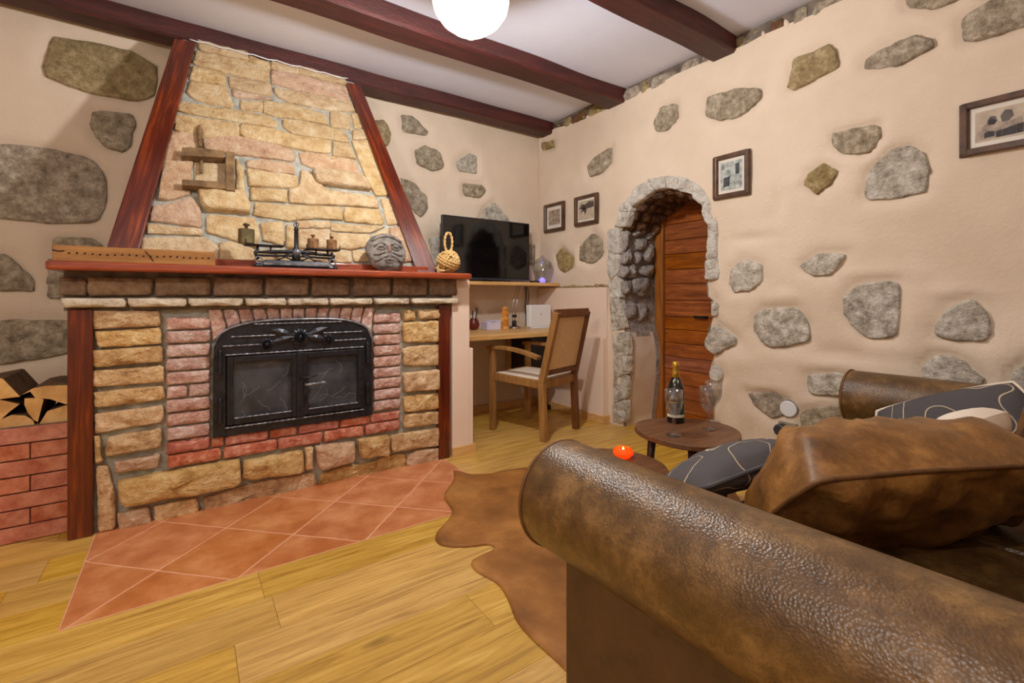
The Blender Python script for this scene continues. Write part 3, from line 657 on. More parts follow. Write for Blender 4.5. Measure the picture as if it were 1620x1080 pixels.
HS = [
 [(313,66),(392,85),(393,98),(315,82)],[(395,90),(427,100),(427,111),(394,98)],[(430,100),(471,107),(471,118),(429,111)],[(472,106),(547,126),(546,136),(473,119)],
 [(310,83),(393,100),(426,112),(424,132),(360,118),(337,110),(306,105)],[(430,112),(473,120),(503,128),(547,138),(553,162),(507,152),(431,135)],
 [(305,108),(337,112),(356,120),(357,137),(300,127)],[(362,123),(427,135),(430,153),(405,150),(365,140)],[(433,142),(507,153),(555,163),(560,178),(520,176),(458,163),(436,153)],
 [(302,131),(358,139),(369,167),(365,172),(313,160),(296,150)],[(367,143),(407,152),(432,159),(380,156),(370,154)],[(381,160),(415,163),(415,178),(381,174)],
 [(417,162),(458,165),(517,183),(518,199),(473,189),(442,187),(417,180)],[(522,179),(553,183),(553,206),(523,202)],[(556,181),(564,181),(573,203),(560,204)],
 [(282,163),(328,168),(380,177),(425,184),(440,195),(437,203),(378,194),(367,192),(300,182),(280,177)],[(447,191),(473,192),(520,203),(547,210),(551,227),(523,222),(463,212),(448,203)],[(558,208),(575,207),(580,222),(558,222)],
 [(277,182),(362,195),(378,198),(378,216),(320,220),(276,207)],[(381,198),(433,206),(463,215),(522,224),(522,245),(473,238),(442,230),(400,222),(381,218)],[(526,225),(552,230),(562,252),(527,247)],
 [(556,225),(580,224),(596,252),(614,310),(594,311),(582,291),(566,252)],[(273,211),(310,214),(316,235),(304,260),(302,285),(301,308),(270,319),(251,317),(252,305),(259,258),(267,232)],
 [(320,222),(378,218),(440,232),(465,241),(466,257),(420,251),(375,246),(325,240)],[(473,243),(508,245),(560,255),(570,278),(540,274),(500,269),(476,260)],
 [(313,306),(337,299),(387,310),(393,325),(397,340),(328,335),(317,323)],[(307,246),(370,250),(370,296),(309,296)],[(374,252),(385,268),(387,307),(374,306)],[(390,257),(420,254),(464,262),(466,278),(440,274),(392,266)],
 [(390,269),(440,276),(470,282),(470,298),(440,298),(395,295)],[(396,299),(453,303),(453,321),(397,318)],[(495,273),(540,277),(572,282),(585,303),(540,298),(502,293),(495,282)],
 [(476,272),(492,275),(500,298),(557,308),(595,313),(598,330),(547,326),(458,322),(457,302),(474,299)],[(404,323),(455,326),(540,329),(542,349),(500,346),(470,349),(455,351),(445,347),(401,342)],[(545,329),(598,333),(606,350),(604,356),(545,351)],
 [(602,316),(620,315),(635,353),(613,357)],[(470,351),(521,352),(521,361),(470,361)],[(524,355),(610,360),(585,369),(524,366)],[(241,328),(270,324),(303,313),(315,327),(320,361),(255,352),(238,352)],
 [(233,356),(320,365),(321,373),(234,370)],[(226,378),(322,377),(345,392),(345,414),(222,412)],[(327,346),(333,342),(403,347),(410,372),(405,393),(370,380),(327,368)],[(412,355),(447,352),(450,390),(417,381)],
 [(348,385),(370,384),(402,397),(402,415),(348,415)],[(453,357),(467,362),(467,393),(453,393)],[(472,365),(520,364),(520,393),(472,393)],[(524,370),(583,373),(583,390),(555,395),(524,393)],
 [(557,398),(602,396),(606,414),(560,415)],[(521,397),(553,398),(556,416),(521,416)],[(405,397),(515,396),(517,416),(405,415)],[(616,361),(638,360),(658,413),(638,415),(618,375)],[(588,373),(612,363),(615,392),(588,392)]]
def grow(P, d):
    c = (sum(u for u, v in P) / len(P), sum(v for u, v in P) / len(P)); out = []
    for u, v in P:
        L = math.hypot(u - c[0], v - c[1]); out.append((u + (u - c[0]) / L * d, v + (1 if v > c[1] else -1) * d * .6))
    return out
random.seed(2)
for i, P in enumerate(HS):
    P = grow(P, 1.2)
    dp = {25: .05, 31: .05, 26: .012}.get(i, random.uniform(.012, .02))
    stone('stone', [hp_(u, v) for u, v in P], HN, dp, M['sandpink'] if i in (5, 22, 24, 28, 38, 23, 50) or random.random() < .05 else M['sandhood'], fp, rough=.006, edge=.005, jit=.005, sp=.018)
def slab(name, L, off0, off1, m):
    p = [hp_(u, v, off1) for u, v in L]; o0 = p[0]; ax = (p[3] - p[0]).normalized(); sx = HN.cross(ax).normalized()
    R3 = Matrix((sx, ax.cross(sx), ax)).transposed()
    mb = MB().prism([R3.inverted() @ (q - o0) for q in p], R3.inverted() @ (-HN * (off1 - off0)))
    o = mb.build(name, m, fp, bevel=.006, local=True); o.location = o0 - wloc(fp); o.rotation_euler = R3.to_euler()
slab('hood_post', [(160,417),(214,417),(310,66),(276,60)], -.06, .04, M['redwood'])
slab('hood_post', [(662,434),(694,434),(571,135),(549,129)], -.06, .04, M['redwood'])
MB().tube([hp_(300 + 250 * i / 20, 62.0 + 63 * i / 20 + (1.2 * math.sin(i * 2.1)), .03) for i in range(21)], .004, 5).build('caulk_line', M['whitepl'], fp, smooth=True)
# mantel
MB().prism([(-.47, 2.64, 1.157), (-.455, 2.625, 1.157), (1.50, 2.625, 1.157), (1.525, 2.65, 1.157), (1.525, 3.0, 1.157), (-.47, 3.0, 1.157)], (0, 0, .038)).build('mantel', M['redwoodX'], fp, bevel=.01, seg=3)
MB().box((-.19, 2.765, 1.194), (1.27, 2.83, 1.236)).build('mantel_back_board', M['redwoodX'], fp, bevel=.004)
# posts of the lower part
for a, b in ((106, 147), (694.5, 712.5)):
    x0, x1 = onY(a, 600, 2.735).x, onY(b, 600, 2.735).x
    MB().box((x0, 2.735, 0), (x1, 2.80, .993)).build('post', M['redwood'], fp, bevel=.005)
# lintel blocks and pale course
for a, b in ((95,137),(139,241),(246,333),(339,415),(420,488),(493,552),(558,617),(621,675),(678,721)):
    stone('lintel_stone', [onY(u, v, 2.745) for u, v in ((a, 438), (b, 440), (b, 467), (a, 468))], (0, -1, 0), .022, M['lintel'], fp, base=-.04, rough=.004, edge=.008)
for a, b in ((98,199),(203,295),(299,384),(388,452),(455,519),(522,588),(591,646),(649,723)):
    v0, v1 = 471.5, 486.5 - (a - 98) / 625 * 7
    stone('course_stone', [onY(u, v, 2.735) for u, v in ((a, v0), (b, v0 - .3), (b, v1 - (b - a) / 625 * 7), (a, v1))], (0, -1, 0), .03, M['lightrow'], fp, base=-.04, rough=.006, edge=.005, jit=.006)
MB().box((-.43, 2.75, .985), (1.45, YP + .02, 1.157)).build('course_bed', M['mortardark'], fp)
FS = [
 [(148,491),(252,492),(253,515),(150,520)],[(152,524),(254,518),(255,543),(154,549)],[(148,554),(256,547),(257,571),(149,580)],[(148,586),(258,578),(258,603),(149,611)],[(149,620),(258,610),(262,630),(150,644)],
 [(151,654),(257,641),(258,666),(152,684)],[(171,690),(255,677),(255,704),(168,721),(167,714)],[(182,730),(252,718),(250,738),(183,746)],[(150,688),(159,689),(160,718),(165,729),(152,732)],[(153,736),(170,734),(183,788),(183,836),(156,840)],
 [(186,760),(246,748),(379,724),(380,764),(314,778),(242,790),(199,797),(191,794)],[(187,811),(234,800),(239,827),(190,838)],[(244,800),(312,786),(314,811),(247,826)],[(323,786),(370,774),(409,762),(496,747),(503,769),(438,783),(360,803),(323,811)],
 [(385,728),(477,710),(479,744),(395,756),(383,753)],[(482,707),(494,705),(494,740),(482,742)],[(498,704),(559,697),(558,726),(543,733),(504,741)],[(507,750),(543,738),(586,732),(612,721),(640,717),(641,741),(570,757),(506,770)],
 [(565,694),(613,687),(614,717),(570,723)],[(618,688),(692,676),(693,703),(617,714)],[(644,720),(659,711),(693,707),(693,729),(651,739),(643,737)],
 [(638,492),(655,490),(656,506),(639,507)],[(661,490),(693,489),(693,503),(662,504)],[(637,511),(693,507),(693,540),(638,541)],[(637,553),(648,548),(693,545),(693,577),(638,578)],
 [(638,590),(693,584),(693,615),(639,619)],[(638,627),(693,621),(693,645),(639,651)],[(639,656),(693,650),(693,669),(639,676)]]
for i, P in enumerate(FS):
    P = grow(P, .7)
    dp = .05 if i in (14, 16, 18, 10) else (.008 if i in (13, 17) else random.uniform(.02, .034))
    stone('stone', [onY(u, v, YP) for u, v in P], (0, -1, 0), dp, M['sandpink'] if i in (7, 11, 16, 20) else M['sand'], fp, rough=.009, edge=.006, jit=.005, sp=.016)
# bricks round the fire door
IX0, IX1, IZ0, IZS, IZT = .11, .90, .35, .80, .925
random.seed(11)
def brick(x0, x1, z0, z1, m=None):
    stone('brick', [(x0, YP, z0), (x1, YP, z0), (x1, YP, z1), (x0, YP, z1)], (0, -1, 0), random.uniform(.012, .022), m or random.choice([M['brick'], M['brick'], M['brickred']]), fp, rough=.005, edge=.006, jit=.004, sp=.02, dome=.1)
pit = .0655
for k in range(11):
    z1 = .947 - k * pit; z0 = z1 - .056
    mm = M['brickred'] if z1 < .42 else M['brick']
    if k in (5, 9): brick(-.076, .005, z0, z1, mm); brick(.012, .098, z0, z1, mm)
    elif k < 9: brick(-.076, .098, z0, z1, mm)
    if k < 9: brick(.915, 1.083, z0, z1, mm)
for r, (z0, z1, jx) in enumerate(((.30, .348, (.098, .16, .36, .50, .72, .9, 1.083)), (.235, .292, (-.076, .15, .40, .63, .86, 1.083)))):
    for a, b in zip(jx[:-1], jx[1:]): brick(a + .005, b - .005, z0, z1, M['brickred'])
brick(-.076, .092, .30, .348, M['brickred'])
def archz(x, off=0.0):
    t = (x - (IX0 + IX1) / 2) / ((IX1 - IX0) / 2 + off); t = max(-1, min(1, t)); return IZS + (IZT - IZS + off) * (1 - abs(t) ** 3.2) ** (1 / 2.2)
n_ = 13
for k in range(n_):
    a = IX0 + .0 + (IX1 - IX0) * k / n_ + .003; b = IX0 + (IX1 - IX0) * (k + 1) / n_ - .003
    za, zb_ = archz(a) + .004, archz(b) + .004
    lean = ((k + .5) / n_ - .5) * .05
    stone('arch_brick', [(a, YP, za), (b, YP, zb_), (b + lean, YP, .985), (a + lean, YP, .985)], (0, -1, 0), .012, M['brick'], fp, rough=.005, edge=.005, jit=.004, sp=.018, dome=.1)

# ------------------------------------------------------------------ iron fire door
fd = thing('fireplace_insert', 'black cast iron double fire door with arched top and flower ornaments', 'fireplace door', ((IX0 + IX1) / 2, 2.735, IZ0))
YI = 2.735
outl = [(IX0, IZ0)] + [(IX0, IZS - .06)] + [(IX0 + (IX1 - IX0) * i / 28, archz(IX0 + (IX1 - IX0) * i / 28)) for i in range(29)] + [(IX1, IZS - .06), (IX1, IZ0)]
inn = (IX0 + .055, IX1 - .055, IZ0 + .055, .745)
# frame: top plate with arch, side stiles, bottom rail
MB().prism([(x, YI, z) for x, z in outl if z > .74] + [(IX1, YI, .745), (IX0, YI, .745)], (0, .05, 0)).build('top_plate', M['iron'], fd, bevel=.004)
MB().box((IX0, YI, IZ0), (IX0 + .055, YI + .05, .745)).build('side_stile', M['iron'], fd, bevel=.003)
MB().box((IX1 - .055, YI, IZ0), (IX1, YI + .05, .745)).build('side_stile', M['iron'], fd, bevel=.003)
MB().box((IX0 + .055, YI, IZ0), (IX1 - .055, YI + .05, IZ0 + .05)).build('bottom_rail', M['iron'], fd, bevel=.003)
rim = [Vector((x, YI - .002, z)) for x, z in outl[1:-1]]
MB().tube(rim, .006, 6).build('rim', M['ironpol'], fd, smooth=True)
def twist(name, p0, p1, r=.005, par=None):
    p0, p1 = Vector(p0), Vector(p1); L = (p1 - p0).length; n = int(L / .006); t = (p1 - p0) / n
    MB().tube([p0 + t * i for i in range(n + 1)], [r * (1 + .35 * math.sin(i * .006 / .028 * 2 * math.pi)) for i in range(n + 1)], 6).build(name, M['ironpol'], par or fd, smooth=True)
xc = (IX0 + IX1) / 2
for z, a, b in ((.845, IX0 + .075, xc - .12), (.845, xc + .12, IX1 - .06), (.80, IX0 + .04, xc - .18), (.80, xc + .18, IX1 - .04)): twist('twisted_bar', (a, YI - .004, z), (b, YI - .004, z), .0038)
twist('twisted_bar', (xc - .22, YI - .004, .905), (xc + .22, YI - .004, .905), .0038)
twist('twisted_bar', (IX0 + .05, YI - .004, .755), (IX1 - .05, YI - .004, .755), .004)
twist('twisted_bar', (IX0 + .05, YI - .004, .392), (IX1 - .05, YI - .004, .392), .004)
for i, (a, b) in enumerate(((IX0 + .058, xc - .012), (xc + .012, IX1 - .058))):
    d = MB().box((a, YI - .012, .405), (a + .028, YI + .02, .745)).box((b - .028, YI - .012, .405), (b, YI + .02, .745)).box((a + .028, YI - .012, .405), (b - .028, YI + .02, .432)).box((a + .028, YI - .012, .715), (b - .028, YI + .02, .745)).build('door', M['iron'], fd, bevel=.003)
    pn = MB().box((a + .028, YI + .012, .432), (b - .028, YI + .018, .715)).build('pane', M['fireglass'], d)
    twist('bead', (a + .03, YI - .014, .438), (b - .03, YI - .014, .438), .0035, d)
    random.seed(20 + i)
    mb = MB()
    for q in range(9):
        x, z = random.uniform(a + .05, b - .05), random.uniform(.46, .69); an = random.uniform(-.9, .9); pth = []
        for s in range(9):
            pth.append((x, YI + .0115, z)); an += random.uniform(-.5, .5); x = min(max(x + .011 * math.cos(an), a + .035), b - .035); z = min(max(z + .011 * math.sin(an), .44), .708)
        mb.tube(pth, .0006, 4)
    sc_ = mb.build('scratches', M['scratch'], d); sc_['kind'] = 'stuff'
    if i == 1:
        MB().tube([(a + .012, YI - .012, .575), (a + .012, YI - .045, .575), (a + .04, YI - .05, .577), (a + .09, YI - .05, .578)], .007, 8).ball((a + .095, YI - .05, .578), (.02, .008, .010)).build('handle', M['ironpol'], d, smooth=True)
        MB().tube([(a - .02, YI - .02, .612), (a + .03, YI - .03, .612), (a + .07, YI - .03, .618)], .005, 6).build('latch', M['iron'], d, smooth=True)
MB().box((xc - .016, YI - .02, .40), (xc + .016, YI - .008, .75)).build('centre_strip', M['iron'], fd, bevel=.003)
for x in (IX0 + .03, IX1 - .03):
    for z in (.66, .42):
        mb = MB(); prof = []
        for k in range(9): prof += [(.006, k * .012), (.0115, k * .012 + .006)]
        mb.lathe([(.0, -.006)] + prof + [(.006, .108), (.012, .116), (0, .126)], (x, YI - .01, z), 10).build('hinge', M['iron'], fd, smooth=True)
M['ironfl'] = mat('iron_relief', (30, 31, 38), (58, 59, 68), 40, .38, metal=.4)
def flower(c, r, npet, nm='flower'):
    c = Vector(c); mb = MB()
    for lay, (rr, hh) in enumerate(((1, .006), (.62, .014))):
        for k in range(npet):
            a = 2 * math.pi * (k + .5 * lay) / npet; d = Vector((math.cos(a), 0, math.sin(a))); s = Vector((-math.sin(a), 0, math.cos(a))); w_ = r * rr * .17
            mb.add([c + d * r * .15, c + d * r * rr * .7 + s * w_ + Vector((0, -hh, 0)), c + d * r * rr + Vector((0, -hh * .4, 0)), c + d * r * rr * .7 - s * w_ + Vector((0, -hh, 0)), c + d * r * rr * .6 + Vector((0, -hh * 1.9, 0))],
                   [(0, 1, 4), (1, 2, 4), (2, 3, 4), (3, 0, 4)])
    f = mb.build(nm, M['ironfl'], fd); MB().ball(c + Vector((0, -.012, 0)), (r * .26, .008, r * .26)).build('flower_centre', M['iron'], f, smooth=True)
flower((xc, YI - .008, .83), .05, 14); flower((xc - .16, YI - .008, .80), .036, 11); flower((xc + .145, YI - .008, .81), .034, 11)
for s, a0, L in ((-1, .35, .12), (1, .35, .12), (-1, -.25, .11), (1, -.25, .11)):
    c = Vector((xc + s * .03, YI - .01, .835)); d = Vector((s * math.cos(a0), 0, math.sin(a0))); n2 = Vector((-d.z, 0, d.x))
    pts_ = []
    for t in (0, .25, .5, .75, 1): pts_.append(c + d * L * t + n2 * .02 * math.sin(math.pi * t))
    for t in (.75, .5, .25): pts_.append(c + d * L * t - n2 * .02 * math.sin(math.pi * t))
    mid = c + d * L * .5 + Vector((0, -.012, 0))
    MB().add(pts_ + [mid], [(i, (i + 1) % 8, 8) for i in range(8)]).build('leaf', M['ironfl'], fd)

# ------------------------------------------------------------------ firewood bin and logs
bn = thing('firewood_bin', 'low red brick firewood bin standing left of the fireplace', 'log bin', (-.9, 2.85, 0))
MB().box((-1.5, 2.862, 0), (-.43, 2.96, .488)).build('bin_core', M['mortardark'], bn)
random.seed(8); rows = 7; ph = .489 / rows
for k in range(rows):
    z0 = k * ph + .003; z1 = (k + 1) * ph - .003; x = -1.5 + (0 if k % 2 else -.09)
    edges = [-1.5, -1.27, -1.03, -.79, -.425] if k % 2 == 0 else [-1.5, -1.36, -1.13, -.90, -.55, -.425]
    if k % 2 == 0: edges = [-1.5, -1.22, -.98, -.72, -.425]
    for a, b in zip(edges[:-1], edges[1:]):
        MB().box((a + .002, 2.84, z0), (b - .002, 2.90, z1)).build('brick', M['binbrick'], bn, bevel=.003)
def log(P, label, L=.32, y0=2.88):
    P = [onY(u, v, y0) for u, v in P]; c = sum(P, Vector()) / len(P)
    t = thing('firewood_log', label, 'log', (c.x, y0 + L / 2, min(p.z for p in P)), group='split logs stacked in the brick bin')
    mb = MB(); mb.prism(P, (0, L, 0))
    mb.f = mb.f[2:]; mb.build('bark', M['bark'], t)
    MB().prism([p + Vector((0, -.003, 0)) for p in P], (0, .006, 0)).build('cut_end', M['log'], t)
    MB().prism([p + Vector((0, L - .003, 0)) for p in P], (0, .006, 0)).build('cut_end', M['log'], t)
log([(-60,610),(0,598),(5,599),(32,627),(0,631),(-60,632)], 'pale wedge of split firewood on top of the pile at the picture edge')
log([(-40,634),(0,632),(31,639),(14,652),(0,665),(-40,672)], 'split log wedge below the topmost wedge at the picture edge')
log([(-20,674),(0,664),(18,656),(40,657),(52,664),(57,675),(0,679)], 'half round log with pale cut end lying on the bin rim')
log([(39,630),(66,629),(69,632),(60,667),(54,664),(44,652),(39,640)], 'narrow upright triangular log in the middle of the pile')
log([(62,671),(75,650),(104,641),(140,640),(140,668),(62,673)], 'rounded log lying right against the red fireplace post')
log([(35,624),(52,614),(72,610),(104,609),(140,612),(140,640),(104,639),(80,631),(56,629),(48,619)], 'long flat log lying across the top of the pile')

# ------------------------------------------------------------------ things on the mantel
ZM = 1.195
def at(t, *mbs): pass
# perforated board
t = thing('perforated_board', 'long weathered wooden board with a row of holes on the mantel', 'board', (-.17, 2.68, ZM))
MB().box((-.452, 2.665, ZM), (.116, 2.705, ZM + .066)).build('board', M['ruler'], t, bevel=.003)
for k in range(21):
    x = -.40 + k * .0245; MB().cyl((x, 2.662, ZM + .034 + .003 * math.sin(k)), (x, 2.667, ZM + .034), .0035, n=8).build('peg_hole', M['hole'], t)
MB().tube([(-.452, 2.664, ZM + .045), (-.43, 2.664, ZM + .04), (-.415, 2.664, ZM + .043)], .0025, 5).build('crack', M['hole'], t)
MB().tube([(-.15, 2.664, ZM + .055), (-.13, 2.664, ZM + .03), (-.12, 2.664, ZM + .012)], .002, 5).build('crack', M['hole'], t)

# kitchen scale
SX0, SX1, SY = .262, .69, 2.70
sc = thing('balance_scale', 'antique black iron balance scale with tall pointer on the mantel', 'scale', ((SX0 + SX1) / 2, SY, ZM))
def sb(name, mb, m='iron', par=None, **k): return mb.build(name, M[m], par or sc, **k)
x0, x1 = SX0 + .04, SX1 - .03; xm = (x0 + x1) / 2
sb('base', MB().add([(x0 - .02, SY - .05, ZM + .004), (x1 + .02, SY - .05, ZM + .004), (x1 + .02, SY + .05, ZM + .004), (x0 - .02, SY + .05, ZM + .004), (x0 + .03, SY - .03, ZM + .04), (x1 - .03, SY - .03, ZM + .04), (x1 - .03, SY + .03, ZM + .04), (x0 + .03, SY + .03, ZM + .04)],
   [(3, 2, 1, 0), (4, 5, 6, 7), (0, 1, 5, 4), (1, 2, 6, 5), (2, 3, 7, 6), (3, 0, 4, 7)]), bevel=.004)
for x in (x0 - .01, x1 + .01):
    for y in (SY - .045, SY + .045): sb('foot', MB().lathe([(.012, 0), (.014, .006), (.006, .02)], (x, y, ZM), 10), smooth=True)
sb('base_bar', MB().bar((x0 + .02, SY - .052, ZM + .018), (x1 - .02, SY - .052, ZM + .018), .006, .01), 'ironpol')
for s in (-1, 1):
    pth = [(xm + s * (.02 + .05 * i / 8 + .03 * math.sin(i * .9)), SY - .03, ZM + .04 + .035 * math.sin(i / 8 * math.pi)) for i in range(9)]
    sb('scroll', MB().tube(pth, .004, 6), smooth=True)
    xe = x0 if s < 0 else x1
    ring = [(xe + .016 * math.cos(a), SY - .03, ZM + .038 + .016 * math.sin(a)) for a in [i * math.pi / 6 for i in range(12)]]
    sb('ring', MB().tube(ring, .004, 6, closed=True), 'ironpol', smooth=True)
    sb('hanger', MB().tube([(xe, SY, ZM + .04), (xe + s * .012, SY, ZM + .07), (xe, SY, ZM + .095)], .008, 8), smooth=True)
bz = ZM + .082
beam_ = sb('beam', MB().tube([(x0 - .02, SY, bz - .006), (x0 + .06, SY, bz), (xm, SY, bz + .008), (x1 - .06, SY, bz), (x1 + .02, SY, bz - .006)], [.005, .009, .012, .009, .005], 8), smooth=True)
sb('lower_beam', MB().tube([(x0 - .01, SY - .012, ZM + .06), (xm, SY - .012, ZM + .066), (x1 + .01, SY - .012, ZM + .06)], .006, 8), smooth=True)
pil = sb('pillar', MB().lathe([(.02, .03), (.022, .07), (.016, .085), (.018, .10), (.011, .115), (.010, .20), (.013, .205), (.009, .215), (.009, .222), (.002, .224)], (xm, SY, ZM), 12), smooth=True)
ring = [(xm + .012 * math.cos(a), SY, ZM + .234 + .012 * math.sin(a)) for a in [i * math.pi / 8 for i in range(16)]]
sb('pointer_ring', MB().tube(ring, .0035, 6, closed=True), 'ironpol', smooth=True)
sb('pointer', MB().tube([(xm, SY, ZM + .22), (xm, SY, ZM + .272)], [.003, .0008], 6), smooth=True)
sb('bearing', MB().cyl((xm, SY - .022, ZM + .085), (xm, SY + .022, ZM + .085), .02, n=14), 'ironpol', smooth=True)
for s, (a, b) in ((-1, (SX0 - .02, SX0 + .155)), (1, (SX1 - .165, SX1 + .005))):
    pz_ = ZM + (.112 if s < 0 else .105)
    pan = sb('pan_rack', MB().tube([(a, SY - .04, pz_), (b, SY - .04, pz_), (b, SY + .04, pz_), (a, SY + .04, pz_)], .004, 6, closed=True).bar((a, SY, pz_), (b, SY, pz_), .02, .005).bar(((a * 2 + b) / 3, SY - .04, pz_), ((a * 2 + b) / 3, SY + .04, pz_), .02, .005).bar(((a + b * 2) / 3, SY - .04, pz_), ((a + b * 2) / 3, SY + .04, pz_), .02, .005), smooth=True)
    for xx in (a, b):
        sb('prong', MB().tube([(xx, SY - .04, pz_), (xx, SY - .042, pz_ + .026)], [.003, .002], 6), par=pan)
    sb('pan_post', MB().cyl(((a + b) / 2 + s * .03, SY, bz - .01), ((a + b) / 2 + s * .03, SY, pz_), .006, n=8), smooth=True)
    sb('pan_post', MB().cyl(((a + b) / 2 - s * .03, SY, bz - .01), ((a + b) / 2 - s * .03, SY, pz_), .004, n=8), smooth=True)
def weight(x, z, r, h, m, label):
    t = thing('scale_weight', label, 'weight', (x, SY, z), group='weights on the balance scale')
    MB().lathe([(r * .95, 0), (r, .003), (r, h - .003), (r * .93, h)], n=20).build('weight_body', M[m], t, smooth=False, local=True, bevel=.001)
    MB().lathe([(r * .22, h - .001), (r * .18, h + r * .35), (r * .42, h + r * .5), (r * .45, h + r * .68), (r * .2, h + r * .8), (0, h + r * .82)], n=16).build('knob', M[m], t, smooth=True, local=True)
weight(SX0 - .012, ZM + .117, .037, .074, 'brass', 'large dull brass weight at the far end of the balance scale')
weight(SX1 - .125, ZM + .11, .029, .055, 'rust', 'rusty cylinder weight on the scale rack nearer the pointer')
weight(SX1 - .028, ZM + .11, .027, .055, 'rust', 'rusty cylinder weight on the scale rack nearer the carved head')

# carved head
t = thing('carved_head', 'carved grey stone head with moustache and beard on the mantel', 'sculpture', (.98, 2.70, ZM))
mb = MB(); nu, nv = 36, 28
for j in range(nv + 1):
    ph = math.pi * j / nv
    for i in range(nu):
        th_ = 2 * math.pi * i / nu
        x = math.sin(ph) * math.cos(th_); z = -math.cos(ph); y = -math.sin(ph) * math.sin(th_)
        sx = .122 * (1 + .08 * z * (z > 0)); r = 1 + .05 * noise.noise(Vector((x * 2.3, y * 2.3, z * 2.3 + 4)))
        p = Vector((x * sx * r, y * .052 * r, z * .118 * r))
        if y < 0:   # front relief
            X, Z_ = x, z; h = 0
            h += .012 * math.exp(-((X / .10) ** 2 + ((Z_ - .0) / .28) ** 2))          # nose ridge
            h += .010 * math.exp(-((X / .13) ** 2 + ((Z_ + .16) / .09) ** 2))
            for s in (-1, 1): h -= .010 * math.exp(-(((X - s * .36) / .2) ** 2 + ((Z_ - .12) / .09) ** 2)); h += .007 * math.exp(-(((X - s * .36) / .3) ** 2 + ((Z_ - .33 + .25 * (X - s * .36) ** 2) / .06) ** 2))
            for s in (-1, 1): h += .009 * math.exp(-(((X - s * .3) / .34) ** 2 + ((Z_ + .34 + .3 * abs(X)) / .07) ** 2))
            h -= .009 * math.exp(-((X / .2) ** 2 + ((Z_ + .48) / .04) ** 2)); h += .006 * math.exp(-((X / .2) ** 2 + ((Z_ + .58) / .05) ** 2))
            h += .003 * math.sin(Z_ * 60) * (Z_ < -.5)
            p.y -= h
        else: p.y *= .75
        mb.v.append(p + Vector((0, 0, .115)))
for j in range(nv):
    for i in range(nu): mb.f.append((j * nu + i, j * nu + (i + 1) % nu, (j + 1) * nu + (i + 1) % nu, (j + 1) * nu + i))
MT = Matrix.Rotation(math.radians(-14), 4, 'X')
hd = mb.xf(MT).build('head', M['lava'], t, smooth=True, local=True)
def ridge(name, pts_, r, m='lava'):
    P = []
    for X, Z_ in pts_:
        rr = max(0, 1 - X * X - Z_ * Z_) ** .5; P.append(MT @ Vector((X * .122, -.053 * rr - .004, .115 + Z_ * .118)))
    MB().tube(P, r, 6).build(name, M[m], t, smooth=True, local=True)
for s in (-1, 1):
    ridge('brow', [(s * .12, .28), (s * .3, .38), (s * .5, .36), (s * .68, .2)], .006)
    ridge('eyelid', [(s * .16, .14), (s * .3, .22), (s * .46, .2), (s * .56, .1)], .0035); ridge('eyelid', [(s * .16, .12), (s * .3, .04), (s * .44, .04), (s * .56, .1)], .0035)
    ridge('moustache', [(s * .05, -.26), (s * .3, -.34), (s * .52, -.5), (s * .68, -.52)], .007)
    ridge('cheek_line', [(s * .2, -.1), (s * .5, -.22), (s * .72, -.2)], .004)
ridge('nose', [(0, .24), (0, .1), (0, -.06), (0, -.13)], .012, 'lavared'); ridge('mouth', [(-.2, -.52), (0, -.46), (.2, -.52)], .005); ridge('lip', [(-.17, -.58), (0, -.62), (.17, -.58)], .006)
ridge('hair_band', [(-.72, .5), (-.4, .72), (0, .8), (.4, .72), (.72, .5)], .010)
for k in range(11): x = -.5 + k * .1; ridge('beard_strand', [(x, -.66 + .05 * abs(x)), (x * .9, -.78), (x * .75, -.88)], .004)

# rope knot
t = thing('rope_knot', 'beige monkey fist rope knot with a loop on the mantel end', 'rope knot', (1.375, 2.69, ZM))
R = .068; c = Vector((0, 0, R + .006))
MB().ball(c, R * .86, 20, 14).build('core', M['rope'], t, smooth=True, local=True)
def roped(name, path, r, closed=False):
    # two-strand twisted rope
    path = [Vector(p) for p in path]; n = len(path)
    mb = MB()
    for ph in (0, math.pi):
        q = []; up = None; L = 0
        for i, p in enumerate(path):
            tt = (path[(i + 1) % n] - path[i - 1]) if closed else (path[min(i + 1, n - 1)] - path[max(i - 1, 0)]); tt.normalize()
            if up is None: up = tt.orthogonal().normalized()
            up = (up - tt * up.dot(tt)).normalized(); s = tt.cross(up)
            if i: L += (path[i] - path[i - 1]).length
            a = ph + L / (r * 5.5) * 2 * math.pi; q.append(p + (up * math.cos(a) + s * math.sin(a)) * r * .48)
        mb.tube(q, r * .62, 6, closed=closed)
    mb.build(name, M['rope'], t, smooth=True, local=True)
for axis in range(3):
    for k in range(-1, 2) if axis else range(-2, 3):
        off = k * .0165; rr = math.sqrt(max(R * R - off * off, 1e-4)) * (.97 + .03 * axis)
        pts_ = []
        for i in range(48):
            a = 2 * math.pi * i / 48; p = [rr * math.cos(a), rr * math.sin(a)]; v = Vector((off, p[0], p[1])) if axis == 0 else (Vector((p[0], off, p[1])) if axis == 1 else Vector((p[0], p[1], off)))
            pts_.append(c + Matrix.Rotation(.6, 3, 'Z') @ (Matrix.Rotation(.5, 3, 'X') @ v))
        roped('rope_turn', pts_, .0085, True)
lp = []
for i in range(25):
    a = -math.pi / 2 + .25 + (2 * math.pi - .5) * i / 24; lp.append(Vector((.027 * math.cos(a), 0, .195 + .062 * math.sin(a))))
roped('rope_loop', [Vector((.006, 0, .12))] + lp + [Vector((-.006, 0, .12))], .009)
roped('rope_tail', [Vector((-.068, -.005, .03)), Vector((-.08, -.01, .05)), Vector((-.085, -.012, .03)), Vector((-.072, -.02, .014)), Vector((-.04, -.035, .012))], .009)

